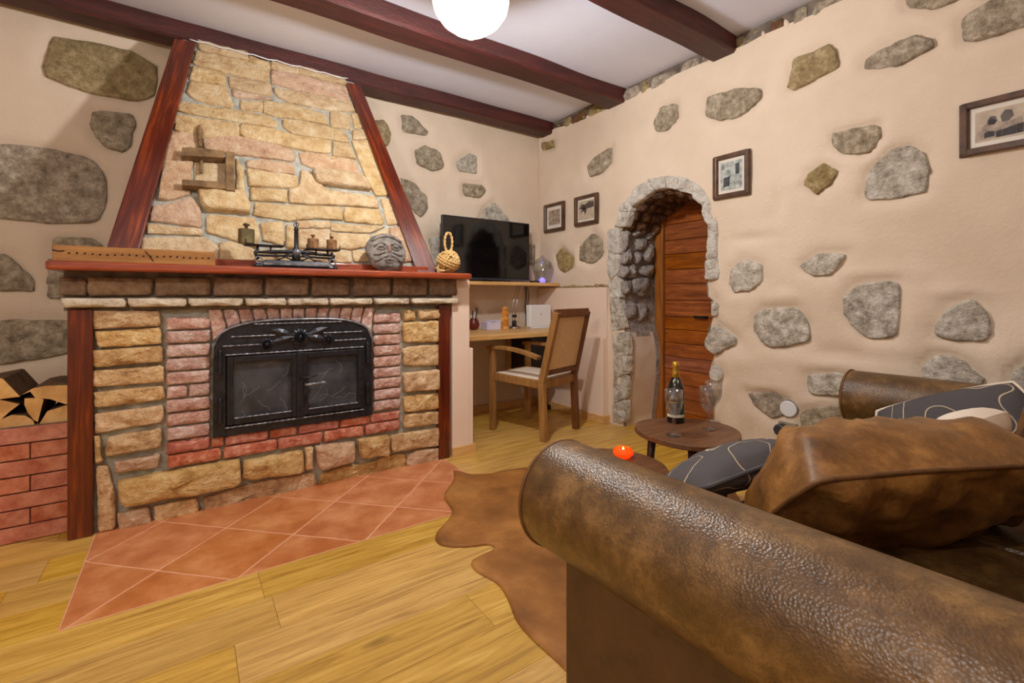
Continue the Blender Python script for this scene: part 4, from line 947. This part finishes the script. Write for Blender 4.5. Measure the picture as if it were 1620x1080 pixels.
# wooden tool hung on the hood
oh = .068
hv = lambda u, v, o=oh: hp_(u, v, o)
bp = hp_(330, 270)
t = thing('wooden_clamp', 'old weathered wooden screw clamp hanging on the chimney stones', 'wooden clamp', bp)
def wb_(name, L, dep=.045, m='oldwood'): MB().prism([hv(u, v) for u, v in L], -HN * dep).build(name, M[m], t, bevel=.003)
wb_('upper_arm', [(288,233),(300,232),(355,238),(355,249),(300,246),(287,246)])
wb_('lower_arm', [(288,283),(300,284),(357,287),(357,299),(300,293),(288,292)])
wb_('upright', [(357,239),(371,240),(372,302),(357,300)], .05)
pA, pB = hv(319, 247, .03), hv(318, 274, .03); MB().cyl(pA, pB, .009, .008, 10).build('screw', M['oldwood'], t, smooth=True)
pC, pD = hv(317, 232, .03), hv(316, 222, .03); MB().cyl(pC, pD, .010, .013, 10).build('screw_neck', M['oldwood'], t, smooth=True)
pE = hv(316, 198, .03); L_ = pE - pD; MB().tube([pD + L_ * k for k in (0, .2, .5, .8, 1)], [.010, .013, .015, .013, .005], 10).build('screw_handle', M['oldwood'], t, smooth=True)
for (u, v) in ((291, 206), (330, 303)):
    pass

# ------------------------------------------------------------------ shelf, television, jar
t = MB().box((1.45, 3.35, 1.143), (2.865, YB - .01, 1.172)).build('wall_shelf', M['oak'], bevel=.003); rebase(t, (2.15, 3.5, 1.143)); tag(t, 'light oak shelf under the television in the niche', 'shelf')
tv = thing('television', 'black flat screen television standing on the oak shelf', 'television', (2.19, 3.51, 1.172))
MB().box((1.735, 3.50, 1.195), (2.628, 3.535, 1.722)).build('casing', M['black'], tv, bevel=.004)
MB().box((1.745, 3.497, 1.212), (2.618, 3.501, 1.712)).build('screen', M['screen'], tv)
MB().box((1.735, 3.494, 1.190), (2.628, 3.505, 1.203)).build('lower_bezel', mat('bezel', (60, 62, 74), rough=.2), tv, bevel=.002)
MB().box((2.0, 3.44, 1.172), (2.38, 3.62, 1.18)).box((2.15, 3.51, 1.178), (2.23, 3.54, 1.21)).build('stand', M['black'], tv, bevel=.002)
t = thing('glass_jar', 'clear bulbous glass jar lit purple inside on the shelf end', 'jar', (2.755, 3.47, 1.172))
MB().lathe([(.05, 0), (.066, .004), (.07, .03), (.062, .06), (.085, .10), (.098, .15), (.09, .19), (.06, .215), (.045, .225), (.03, .235), (.012, .25), (.012, .262), (0, .266)], n=28).build('jar_wall', M['jar'], t, smooth=True, local=True)
MB().lathe([(0, .004), (.03, .006), (.032, .03), (.012, .05), (0, .052)], n=14).build('light_ball', M['purple'], t, smooth=True, local=True)
t = MB().box((2.60, 3.42, 1.172), (2.69, 3.46, 1.19)).build('remote_control', M['black'], bevel=.004); rebase(t, (2.645, 3.44, 1.172)); tag(t, 'small black box on the shelf between television and jar', 'remote control')
t = MB().tube([(2.70, 3.655, 1.14), (2.705, 3.652, 1.05), (2.69, 3.65, .95), (2.70, 3.65, .85), (2.70, 3.65, .76)], .006, 6).tube([(2.72, 3.655, 1.14), (2.735, 3.65, 1.06), (2.72, 3.65, .97), (2.715, 3.65, .76)], .004, 6).build('power_cable', M['black'], smooth=True); rebase(t, (2.70, 3.65, .76)); tag(t, 'black cables hanging down the wall below the shelf', 'cable')

# ------------------------------------------------------------------ desk and what stands on it
ZD = .755
t = thing('desk', 'light oak wall desk built into the niche under the shelf', 'desk', (2.2, 3.35, .715))
MB().box((1.565, 3.03, ZD - .042), (2.853, YB - .01, ZD)).build('desk_top', M['oak'], t, bevel=.008, seg=3)
MB().box((1.60, YB - .05, ZD - .10), (2.8, YB - .012, ZD - .042)).build('wall_batten', M['oak'], t, bevel=.003)
t = thing('pen_pot', 'dark red round pot holding pens on the desk', 'pen holder', (2.065, 3.56, ZD))
MB().lathe([(.02, 0), (.042, .015), (.052, .045), (.044, .075), (.028, .092), (.032, .10), (.024, .098), (.02, .085)], n=20).build('pot', M['pot'], t, smooth=True, local=True)
for k, (dx, dy, h) in enumerate(((.01, 0, .20), (-.012, .006, .17), (.022, .005, .19), (0, -.01, .16))):
    MB().tube([(dx * .4, dy, .05), (dx * 1.6 + .01, dy, h)], .004, 6).build('pen', M['black'] if k != 3 else M['whitepl'], t, local=True)
t = thing('paper_stack', 'stack of pale lilac paper cards on the desk', 'paper', (2.22, 3.50, ZD))
MB().box((-.085, -.05, 0), (.06, .05, .07)).build('card_block', M['lilac'], t, local=True, bevel=.004)
MB().box((-.05, -.052, .07), (.072, .02, .085), Matrix.Rotation(.2, 4, 'Z')).build('loose_card', M['lilac'], t, local=True, bevel=.002)
t = thing('amber_figurine', 'small amber coloured figurine standing on the desk', 'figurine', (2.33, 3.47, ZD))
MB().lathe([(.035, 0), (.038, .01), (.026, .03), (.034, .06), (.036, .09), (.024, .11), (.034, .13), (.032, .15), (.02, .165), (.03, .185), (.012, .20), (0, .202)], n=12, flute=(3, 10, 5, .25)).build('figure', M['amber'], t, local=True)
MB().lathe([(.042, 0), (.042, .012), (.036, .016)], n=16).build('base', M['amber'], t, local=True, bevel=.002)
t = thing('desk_lamp', 'slim chrome desk lamp with thin twin arms', 'desk lamp', (2.455, 3.50, ZD))
MB().lathe([(.06, 0), (.06, .01), (.04, .022), (.015, .03)], n=24).build('base', M['steel'], t, smooth=True, local=True)
MB().cyl((0, 0, .02), (0, 0, .07), .02, n=14).build('transformer', M['black'], t, smooth=True, local=True)
for s in (-1, 1): MB().tube([(s * .012 - .01, 0, .06), (s * .02, 0, .2), (.05 + s * .014, 0, .385)], .0028, 6).build('arm', M['steel'], t, smooth=True, local=True)
MB().lathe([(.02, .0), (.038, .012), (.042, .024), (.0, .028)], (.05, 0, .38), 16).build('shade', M['steel'], t, smooth=True, local=True)
MB().box((-.02, -.012, .10), (.022, .012, .125)).build('slider', M['black'], t, local=True, bevel=.003)
t = thing('router', 'white square router box standing at the desk end', 'router', (2.66, 3.40, ZD), rz=.12)
MB().box((-.135, -.03, .012), (.135, .03, .215)).build('case', M['whitepl'], t, local=True, bevel=.012, seg=3)
MB().box((-.12, -.04, 0), (.12, .045, .014)).build('foot', M['whitepl'], t, local=True, bevel=.004)
MB().lathe([(.008, 0), (.008, .002), (0, .002)], n=14).xf(Matrix.Translation((0, -.031, .13)) @ Matrix.Rotation(math.pi / 2, 4, 'X')).build('emblem', mat('emblem_grey', (170, 174, 180), rough=.4), t, local=True)
t = thing('computer_case', 'dark computer box standing under the desk by the wall', 'computer', (2.60, 3.46, .30))
MB().box((-.10, -.15, 0), (.09, .17, .38)).build('case', M['black'], t, local=True, bevel=.006)
MB().box((-.08, -.155, .30), (.06, -.149, .33)).build('drive_slot', mat('slot', (48, 44, 46), rough=.3), t, local=True)
MB().box((-.13, -.20, -.02), (.11, .20, 0)).build('shelf_bracket', M['oak'], t, local=True)
MB().box((-.13, .15, -.02), (-.10, .18, .353)).box((.08, .15, -.02), (.11, .18, .353)).build('bracket_arm', M['oak'], t, local=True)
ad_ = onZ(868, 646, 0)
t = thing('power_adapter', 'small black power adapter with cord on the floor by the baseboard', 'power adapter', (ad_.x - .03, ad_.y, 0))
MB().box((-.025, -.04, 0), (.025, .04, .045)).build('brick', M['black'], t, local=True, bevel=.006)
MB().tube([(0, 0, .04), (.005, .005, .10), (-.012, .01, .16), (-.004, .02, .22), (.012, .03, .28)], .004, 6).build('cord', M['black'], t, smooth=True, local=True)

# ------------------------------------------------------------------ chair
ch = thing('armchair', 'wooden armchair with beige mesh back and cream seat facing the desk', 'chair', (2.262, 2.954, 0), rz=math.radians(15.5))
W2, YR, YFR = .215, -.235, .235
def cb(name, mb, m='chairwood', par=None, bev=.006): return mb.build(name, M[m], par or ch, local=True, bevel=bev)
for s in (-1, 1):
    cb('leg', MB().bar((s * (W2 + .01), YFR, 0), (s * (W2 + .01), YFR, .635), .042, .045, (1, 0, 0)))
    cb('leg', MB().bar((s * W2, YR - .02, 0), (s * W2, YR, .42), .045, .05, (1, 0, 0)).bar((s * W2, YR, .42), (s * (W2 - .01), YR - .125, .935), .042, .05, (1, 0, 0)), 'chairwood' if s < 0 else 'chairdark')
    arm = []
    mb = MB(); n_ = 10
    for i in range(n_):
        a = i / n_; b = (i + 1) / n_
        f = lambda t_: Vector((s * (W2 + .012), YFR + .045 - t_ * (.50), .645 + .015 * math.sin(t_ * math.pi * .8) - .055 * t_ ** 2))
        mb.bar(f(a), f(b), .058, .026, (1, 0, 0))
    cb('armrest', mb, bev=.004)
    cb('seat_rail', MB().bar((s * W2, YR, .405), (s * W2, YFR, .42), .03, .06, (1, 0, 0)))
cb('seat_rail', MB().bar((-W2, YFR, .42), (W2, YFR, .42), .03, .06, (0, 1, 0)))
cb('seat_rail', MB().bar((-W2, YR, .405), (W2, YR, .405), .03, .06, (0, 1, 0)))
cb('seat', MB().box((-W2 + .012, YR + .02, .43), (W2 - .012, YFR + .01, .447)), 'cream', bev=.008)
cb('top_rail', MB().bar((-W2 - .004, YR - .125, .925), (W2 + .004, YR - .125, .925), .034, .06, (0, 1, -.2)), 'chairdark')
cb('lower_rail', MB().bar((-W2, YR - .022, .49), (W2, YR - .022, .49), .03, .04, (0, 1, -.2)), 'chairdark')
cb('back_panel', MB().add([(-W2 + .02, YR - .028, .50), (W2 - .02, YR - .028, .50), (W2 - .03, YR - .122, .905), (-W2 + .03, YR - .122, .905), (-W2 + .02, YR - .022, .50), (W2 - .02, YR - .022, .50), (W2 - .03, YR - .116, .905), (-W2 + .03, YR - .116, .905)],
   [(0, 1, 2, 3), (7, 6, 5, 4), (0, 4, 5, 1), (1, 5, 6, 2), (2, 6, 7, 3), (3, 7, 4, 0)]), 'mesh', bev=0)

# ------------------------------------------------------------------ tables
def pebble(r, tri=.035, n=48, rot=.4): return [(r * (1 + tri * math.cos(3 * (2 * math.pi * i / n) + rot)) * math.cos(2 * math.pi * i / n), r * (1 + tri * math.cos(3 * (2 * math.pi * i / n) + rot)) * math.sin(2 * math.pi * i / n)) for i in range(n)]
def table(loc, r, z, label, ang, tri=.035):
    t = thing('side_table', label, 'table', (loc[0], loc[1], 0), group='round walnut nesting tables')
    mb = MB().prism([(x, y, z - .024) for x, y in pebble(r, tri)], (0, 0, .024)); mb.build('table_top', M['walnut'], t, local=True, bevel=.004)
    for k in range(3):
        a = ang + k * 2 * math.pi / 3; p = Vector((math.cos(a), math.sin(a), 0))
        MB().tube([p * (r * .74) + Vector((0, 0, z - .024)), p * (r * .90) + Vector((0, 0, .0125))], [.022, .013], 10).build('leg', M['walnutdk'], t, local=True, smooth=True)
ZT = .42
tc_ = onZ(1088, 680, ZT); table(tc_, .236, ZT, 'higher round walnut side table carrying the bottle and glasses', math.atan2(-tc_.y, -tc_.x) + .12)
t2_ = onZ(966, 737, .33); table(t2_, .235, .33, 'lower round walnut table beside the sofa arm with the orange candle', 2.4, .0)
# bottle
bl = onZ(1069, 667, ZT)
t = thing('champagne_bottle', 'dark champagne bottle with gold foil neck on the round table', 'bottle', (bl.x, bl.y, ZT))
MB().lathe([(.036, 0), (.042, .004), (.042, .15), (.040, .17), (.030, .20), (.019, .225), (.0155, .25), (.0145, .285)], n=28).build('glass_body', M['bottle'], t, smooth=True, local=True)
MB().lathe([(.0205, .215), (.017, .25), (.016, .272), (.018, .275), (.018, .288), (.016, .296), (.014, .30), (0, .302)], n=24).build('foil', M['gold'], t, smooth=True, local=True)
def wrap(mb, r, a0, a1, z0, z1, n=14):
    vs = []; 
    for i in range(n + 1):
        a = a0 + (a1 - a0) * i / n
        for rr, z in ((r, z0), (r, z1)): vs.append((rr * math.cos(a), rr * math.sin(a), z))
    return mb.add(vs, [(2 * i, 2 * i + 2, 2 * i + 3, 2 * i + 1) for i in range(n)])
fa = math.atan2(-bl.y, -bl.x)
wrap(MB(), .0425, fa - 1.2, fa + 1.2, .045, .105).build('label', M['label'], t, local=True, smooth=True)
wrap(MB(), .0426, fa - 1.2, fa + 1.2, .030, .045).build('label_band', M['labelw'], t, local=True, smooth=True)
wrap(MB(), .0426, fa - 1.2, fa + 1.2, .103, .107).build('label_border', M['gold'], t, local=True, smooth=True)
d_ = Vector((math.cos(fa), math.sin(fa), 0)); MB().lathe([(.013, 0), (.013, .002), (0, .002)], n=16).xf(Matrix.Translation(d_ * .024 + Vector((0, 0, .205))) @ Matrix.Rotation(fa, 4, 'Z') @ Matrix.Rotation(math.radians(68), 4, 'Y')).build('neck_seal', M['labelw'], t, local=True)
# glasses
def wine(u, v, label, cut, k=1.0):
    p = onZ(u, v, ZT); t = thing('wine_glass', label, 'glass', (p.x, p.y, ZT), group='stemmed glasses on the round table')
    prof = [(0, 0), (.034, 0), (.035, .003), (.012, .008), (.006, .016), (.0055, .05), (.008, .06), (.0065, .075), (.012, .084), (.024, .098), (.034, .12), (.039, .15), (.041, .205), (.0395, .205), (.0375, .15), (.0325, .122), (.022, .102), (.009, .09), (0, .089)]
    MB().lathe([(r * k, z * k) for r, z in prof], n=40, flute=(9, 11, 20, .04) if cut else None).build('crystal', M['glass'], t, smooth=True, local=True)
wine(1066, 688, 'stemmed glass standing in front of the champagne bottle', True)
wine(1121, 679, 'cut crystal glass nearest the front at the table edge, without the bottle', True, .98)
wine(1129, 666, 'cut crystal glass half hidden behind the front crystal glass', True, .98)
# candle holder
cp = onZ(986, 723, .33)
t = thing('candle_holder', 'orange faceted glass candle holder glowing on the low table', 'candle holder', (cp.x, cp.y, .33))
MB().lathe([(.028, 0), (.044, .016), (.046, .026), (.034, .042), (.026, .044), (.024, .036), (.034, .024), (.02, .008), (0, .007)], n=12).build('holder_glass', M['orange'], t, local=True)
MB().lathe([(.017, .009), (.017, .026), (.014, .028), (0, .027)], n=14).build('wax', M['cream'], t, local=True)
MB().lathe([(0, .028), (.004, .033), (.003, .04), (0, .047)], n=10).build('flame', M['flame'], t, smooth=True, local=True)

# ------------------------------------------------------------------ cowhide rug
RUG = [(717,744),(742,752),(775,751),(822,742),(880,735),(960,742),(1040,752),(1110,748),(1160,775),(1200,840),(1150,900),(1060,980),(980,1070),(930,1110),(905,1072),(880,1047),(850,1020),(832,1003),(815,982),(806,955),(796,935),(785,921),(768,914),(752,905),(742,893),(747,886),(762,881),(780,873),(786,868),(777,861),(760,864),(735,867),(712,866),(695,864),(687,855),(690,845),(702,832),(714,818),(716,808),(708,798),(702,788),(704,779),(714,768),(719,756)]
P = [onZ(u, v, 0) for u, v in RUG]; P = resample(P, .03, 10, 220)
P = [P[i] * .5 + (P[i - 1] + P[(i + 1) % len(P)]) * .25 for i in range(len(P))]
cn = Vector((1.5, 1.55, 0)); mb = MB(); N = len(P)
for ring_, (f, z) in enumerate(((0, .0015), (0, .007), (.03, .011), (.12, .010), (.3, .009), (.6, .009))):
    for p in P: q = p.lerp(cn, f); mb.v.append(Vector((q.x, q.y, z + (.004 * max(0, fbm(q, 6, 2.2)) if ring_ > 1 else (.006 * max(0, fbm(q, 7, 8.8)) if ring_ == 1 else 0)))))
mb.v.append(Vector((cn.x, cn.y, .01)))
for r_ in range(5):
    for k in range(N): mb.f.append((r_ * N + k, (r_ + 1) * N + k, (r_ + 1) * N + (k + 1) % N, r_ * N + (k + 1) % N))
for k in range(N): mb.f.append((5 * N + k, 6 * N, 5 * N + (k + 1) % N))
mb.f = [f[::-1] for f in mb.f]
t = mb.build('cowhide_rug', M['hide'], smooth=True); rebase(t, (1.5, 1.55, 0)); tag(t, 'brown cowhide rug with wavy edges on the plank floor', 'rug')

# ------------------------------------------------------------------ sofa
so = thing('sofa', 'large brown aged leather sofa with rolled arms facing the fireplace', 'sofa', (0, 0, 0), rz=math.radians(1.5))
RA, ZA = .122, .578
def arm(xc_, outer):
    prof = []  # closed outline in (x,z): roll above a slim panel
    s = -1 if outer < 0 else 1
    mb = MB(); n = 40; L0, L1 = -.22, .85
    ys = [L0, L0 + .01, .2, .4, .6, .80, .835, .848, .852]; rr = [.97, 1, 1, 1, 1, 1, 1.0, .985, .95]
    o = 0
    for y, k in zip(ys, rr):
        for i in range(n):
            a = 2 * math.pi * i / n; q = Vector((xc_ + RA * k * math.cos(a), y, ZA + RA * k * math.sin(a)))
            q += Vector((math.cos(a), 0, math.sin(a))) * (fbm(q, 3.0, 5.5) * .004)
            mb.v.append(q)
    for j in range(len(ys) - 1):
        for i in range(n): mb.f.append((j * n + i, (j + 1) * n + i, (j + 1) * n + (i + 1) % n, j * n + (i + 1) % n))
    mb.f += [tuple(range(n)), tuple((len(ys) - 1) * n + i for i in range(n))[::-1]]
    mb.f = [f[::-1] for f in mb.f]
    r = mb.build('arm_roll', M['sofa'], so, smooth=True, local=True)
    ring = [(xc_ + RA * 1.0 * math.cos(a), .842, ZA + RA * 1.0 * math.sin(a)) for a in [2 * math.pi * i / 40 for i in range(40)]]
    MB().tube(ring, .0045, 6, closed=True).build('arm_piping', M['piping'], r, smooth=True, local=True)
    MB().box((xc_ - .082, L0, .05), (xc_ + .082, .74, .50)).build('arm_panel', M['sofadark'], so, local=True, bevel=.012, seg=3)
arm(.762, -1); arm(2.605, 1)
MB().box((.844, -.2, .06), (2.523, .74, .30)).build('seat_base', M['sofadark'], so, local=True, bevel=.02)
for a, b in ((.85, 1.68), (1.69, 2.52)): MB().box((a, -.05, .30), (b, .76, .43)).build('seat_cushion', M['sofa'], so, local=True, bevel=.04, seg=4)
MB().box((.70, -.30, .05), (2.66, -.06, .80)).build('backrest', M['sofa'], so, local=True, bevel=.07, seg=4)
for x, y in ((.72, .70), (2.64, .70), (.72, -.26), (2.64, -.26)): MB().cyl((x, y, 0), (x, y, .06), .02, .026, 10).build('foot', M['walnutdk'], so, local=True)

def pillow(name, label, cat, c, ex, ey, hw, hh, T, m, pip, group=None, seed=0, wr=.010, p_T=.55, parts=True, pinch=.10, creases=0, T2=None):
    """c centre, ex width axis, ey height axis; the front bulges along ex x ey"""
    ex = Vector(ex).normalized(); ey = Vector(ey); ey = (ey - ex * ey.dot(ex)).normalized(); en = ex.cross(ey); c = Vector(c)
    T2 = T if T2 is None else T2
    n = 28; mb = MB()
    def P(u, v, side):
        x = hw * u * (1 - pinch * (1 - u * u) * 0 - pinch * (1 - abs(v) ** 2) * .0 - pinch * .6 * (1 - v * v) * abs(u) ** 3)
        y = hh * v * (1 - pinch * .6 * (1 - u * u) * abs(v) ** 3)
        x *= math.sqrt(1 - .26 * v * v); y *= math.sqrt(1 - .26 * u * u)
        t_ = ((1 - abs(u) ** 2.6) * (1 - abs(v) ** 2.6)); t_ = max(t_, 0) ** p_T
        q = c + ex * x + ey * y; e = (fbm(q, 6, seed) + .5 * fbm(Vector((q.x * .6, q.y * 1.6, q.z)), 16, seed + 5)) * wr * t_ ** .5
        if creases: e += creases * math.sin(u * 9 + v * 5 + 3 * fbm(q, 4, seed + 3)) * (1 - t_) * t_ * 3
        return q + en * (side * (T if side > 0 else T2) * t_ + e * side)
    for side in (1, -1):
        o = len(mb.v)
        for j in range(n + 1):
            for i in range(n + 1): mb.v.append(P(-1 + 2 * i / n, -1 + 2 * j / n, side))
        for j in range(n):
            for i in range(n):
                q = (o + j * (n + 1) + i, o + j * (n + 1) + i + 1, o + (j + 1) * (n + 1) + i + 1, o + (j + 1) * (n + 1) + i); mb.f.append(q if side > 0 else q[::-1])
    t = thing(name, label, cat, c - Vector((0, 0, hh * abs(ey.z) * .9)), group=group)
    cov = mb.build('cover', m, t, smooth=True)
    if pip is not None:
        rim = [P(-1 + 2 * i / n, -1, 1) for i in range(n)] + [P(1, -1 + 2 * i / n, 1) for i in range(n)] + [P(1 - 2 * i / n, 1, 1) for i in range(n)] + [P(-1, 1 - 2 * i / n, 1) for i in range(n)]
        MB().tube(rim, .006, 6, closed=True).build('piping', pip, t, smooth=True)
    return t
def tilt(az, el):   # unit vector helpers
    return Vector((math.cos(el) * math.cos(az), math.cos(el) * math.sin(az), math.sin(el)))
GP = 'loose cushions on the sofa'
def leaned(tl, yaw, tau, hw, hh, corner=-1):
    """axes and centre of a cushion whose upper corner is tl; yaw of its width, tau its lean"""
    ex = Vector((math.cos(yaw), math.sin(yaw), 0)); nrm = Vector((-math.sin(yaw), math.cos(yaw), 0))
    ey = (-nrm * math.sin(tau) + UPV * math.cos(tau)); return Vector(tl) - ex * hw * corner - ey * hh, ex, ey
c_, ex_, ey_ = leaned((1.07, .445, .665), math.radians(-27), math.radians(42), .36, .18)
pillow('cushion', 'big plump brown suede cushion with piping against the near sofa arm', 'cushion', c_, ex_, ey_, .40, .21, .05, M['cushbrown'], M['piping'], GP, seed=1.3, wr=.024, creases=.018, T2=.21, p_T=.5)
c_, ex_, ey_ = leaned((1.09, .70, .585), math.radians(-9), math.radians(62), .25, .16)
pillow('cushion', 'charcoal cushion lying at the front edge of the seat next to the near arm', 'cushion', c_, ex_ + Vector((0, 0, .10)), ey_, .25, .16, .05, M['floral'], M['charcoal'], GP, seed=2.3, wr=.008, T2=.075)
pillow('cushion', 'charcoal cushion with cream flower outlines leaning on the far sofa arm', 'cushion', (2.36, .50, .55), (-.12, .93, -.42), (.45, .2, .85), .25, .15, .085, M['floral'], M['cream'], GP, seed=4.1, wr=.006)
pillow('cushion', 'brown suede cushion standing at the back of the far seat', 'cushion', (2.13, .20, .67), (1, .0, .35), (-.3, -.3, .90), .25, .22, .09, M['cushbrown'], M['piping'], GP, seed=6.1, wr=.012)
pillow('cushion', 'small white cushion peeking out between the brown cushions', 'cushion', (1.86, .40, .60), (1, -.1, 0), (0, -.6, .8), .20, .15, .07, M['cream'], None, GP, seed=7.7, wr=.006)

# ------------------------------------------------------------------ pictures
def picture(L, label, kind, mw=.03, group='framed pictures on the stone wall', zlo=None):
    a, b = [onX(u, v, XR) for u, v in L]; y0, y1 = min(a.y, b.y), max(a.y, b.y); z0, z1 = min(a.z, b.z) if zlo is None else zlo, max(a.z, b.z)
    t = thing('picture_frame', label, 'picture', (XR - .012, (y0 + y1) / 2, z0), group=group); X = XR - .014; fw = .042
    for (ya, yb, za, zb2) in ((y0, y0 + fw, z0, z1), (y1 - fw, y1, z0, z1)):
        MB().add([(X, ya, z0), (X, yb, z0), (X, yb, z1), (X, ya, z1), (X - .024, ya + .006 if ya == y0 else ya + .012, z0 + .01), (X - .024, yb - .012 if ya == y0 else yb - .006, z0 + .01), (X - .024, yb - .012 if ya == y0 else yb - .006, z1 - .01), (X - .024, ya + .006 if ya == y0 else ya + .012, z1 - .01)],
                 [(0, 1, 2, 3), (7, 6, 5, 4), (0, 4, 5, 1), (1, 5, 6, 2), (2, 6, 7, 3), (3, 7, 4, 0)]).build('frame_side', M['frame'], t, bevel=.003)
    for (za, zb2) in ((z0, z0 + fw), (z1 - fw, z1)):
        MB().box((X - .0225, y0 + .012, za + (.004 if za == z0 else .01)), (X, y1 - .012, zb2 - (.01 if za == z0 else .004))).build('frame_rail', M['frame'], t, bevel=.003)
    MB().box((X - .006, y0 + fw - .01, z0 + fw - .01), (X, y1 - fw + .01, z1 - fw + .01)).build('mount', M['paper'], t)
    ya, yb, za, zb2 = y0 + fw + mw, y1 - fw - mw, z0 + fw + mw, z1 - fw - mw; hY, hZ = yb - ya, zb2 - za
    pm = {'sepia': M['sepialt'], 'grey': M['bwgrey'], 'street': M['sepialt'], 'dark': M['sepia']}[kind]
    ph = MB().box((X - .0075, ya, za), (X - .005, yb, zb2)).build('photograph', pm, t)
    def patch(nm, poly, m): MB().prism([(X - .0083, yb - s * hY, za + q * hZ) for s, q in poly], (.0008, 0, 0)).build(nm, m, ph)
    if kind == 'grey':
        patch('printed_barrel', [(.12, .12), (.42, .14), (.45, .48), (.15, .45)], M['bwdark']); patch('printed_tower', [(.72, .5), (.88, .52), (.9, .9), (.7, .88)], M['bwdark']); patch('printed_box', [(.5, .12), (.85, .18), (.85, .42), (.5, .38)], M['bwgrey'])
    elif kind == 'sepia':
        patch('printed_trees', [(.02, .6), (.2, .85), (.45, .8), (.7, .95), (1, .9), (1, .6), (.5, .55)], M['sepiadk']); patch('printed_horse', [(.15, .25), (.2, .6), (.4, .65), (.55, .5), (.45, .25), (.35, .45), (.22, .42)], M['sepiadk'])
    elif kind == 'street':
        Q = lambda L: [(a * .56, b) for a, b in L]
        patch('printed_hill', Q([(.0, .2), (.06, .42), (.2, .52), (.35, .72), (.5, .58), (.7, .5), (1, .62), (1, .08), (0, .05)]), M['sepia']); patch('printed_house', Q([(.2, .1), (.2, .26), (.3, .32), (.42, .28), (.42, .12)]), M['sepialt'])
        patch('printed_tree', Q([(.3, .5), (.27, .66), (.34, .78), (.44, .76), (.48, .6), (.42, .5)]), M['sepiadk']); patch('printed_tree', Q([(.58, .52), (.54, .72), (.64, .9), (.78, .86), (.82, .66), (.72, .52)]), M['sepiadk'])
        patch('printed_wall', Q([(.45, .06), (1.7, .1), (1.7, .34), (1.0, .38), (.45, .26)]), M['sepiadk']); patch('printed_post', Q([(.55, .08), (.58, .3), (.6, .3), (.58, .08)]), M['paper']); patch('printed_post', Q([(.84, .08), (.85, .36), (.88, .36), (.88, .08)]), M['paper'])
    else:
        patch('printed_arch', [(.15, .08), (.2, .75), (.5, .95), (.8, .75), (.85, .08)], M['sepia'])
    MB().box((X - .0105, y0 + fw - .01, z0 + fw - .01), (X - .0095, y1 - fw + .01, z1 - fw + .01)).build('glazing', M['picglass'], t)
pg = bpy.data.materials.new('picture_glass'); pg.use_nodes = True; nt = pg.node_tree
for n in list(nt.nodes): nt.nodes.remove(n)
o_ = nt.nodes.new('ShaderNodeOutputMaterial'); mx_ = nt.nodes.new('ShaderNodeMixShader'); tr_ = nt.nodes.new('ShaderNodeBsdfTransparent'); gl_ = nt.nodes.new('ShaderNodeBsdfGlossy'); gl_.inputs['Roughness'].default_value = .05; mx_.inputs[0].default_value = .05
nt.links.new(tr_.outputs[0], mx_.inputs[1]); nt.links.new(gl_.outputs[0], mx_.inputs[2]); nt.links.new(mx_.outputs[0], o_.inputs[0]); M['picglass'] = pg
picture([(864, 325), (896, 364)], 'small dark framed sepia picture nearest the room corner', 'dark', .025)
picture([(912, 313), (949, 353)], 'small dark framed sepia photograph of horses beside the archway', 'sepia', .008)
picture([(1131, 250), (1190, 308)], 'dark framed grey photograph with white mount beyond the arch', 'grey', .012)
pb = onX(1518.5, 168, XR); q_ = onX(1519, 252, XR)
picture([(1518.5, 168), (1720, 240)], 'wide dark framed landscape photograph cut by the picture edge', 'street', .012, zlo=q_.z)

# ------------------------------------------------------------------ sockets
p = onX(1249, 646, XR); t = thing('junction_cover', 'round white junction cover on the stone wall', 'wall cover', (XR - .01, p.y, p.z))
MB().lathe([(.047, 0), (.047, .004), (.043, .009), (0, .010)], n=28).xf(Matrix.Rotation(-math.pi / 2, 4, 'Y')).xf(Matrix.Translation((-.002, 0, 0))).build('cover', M['whitepl'], t, local=True, smooth=False, bevel=.001)
MB().lathe([(.05, -.012), (.05, .001), (.046, .001)], n=28).xf(Matrix.Rotation(-math.pi / 2, 4, 'Y')).build('rim', mat('cover_rim', (120, 112, 104), rough=.6), t, local=True)
p = onX(1245, 678, XR); t = thing('wall_plug', 'grey plug adapter in a wall socket below the round cover', 'plug', (XR - .01, p.y, p.z))
MB().box((-.012, -.06, -.04), (.015, .04, .04)).build('socket_plate', mat('socket_olive', (150, 140, 112), rough=.6), t, local=True, bevel=.004)
MB().lathe([(.034, 0), (.036, .02), (.034, .05), (.028, .054), (0, .054)], n=8).xf(Matrix.Rotation(-math.pi / 2, 4, 'Y')).xf(Matrix.Translation((-.012, .01, 0))).build('adapter', M['adapter'], t, local=True)
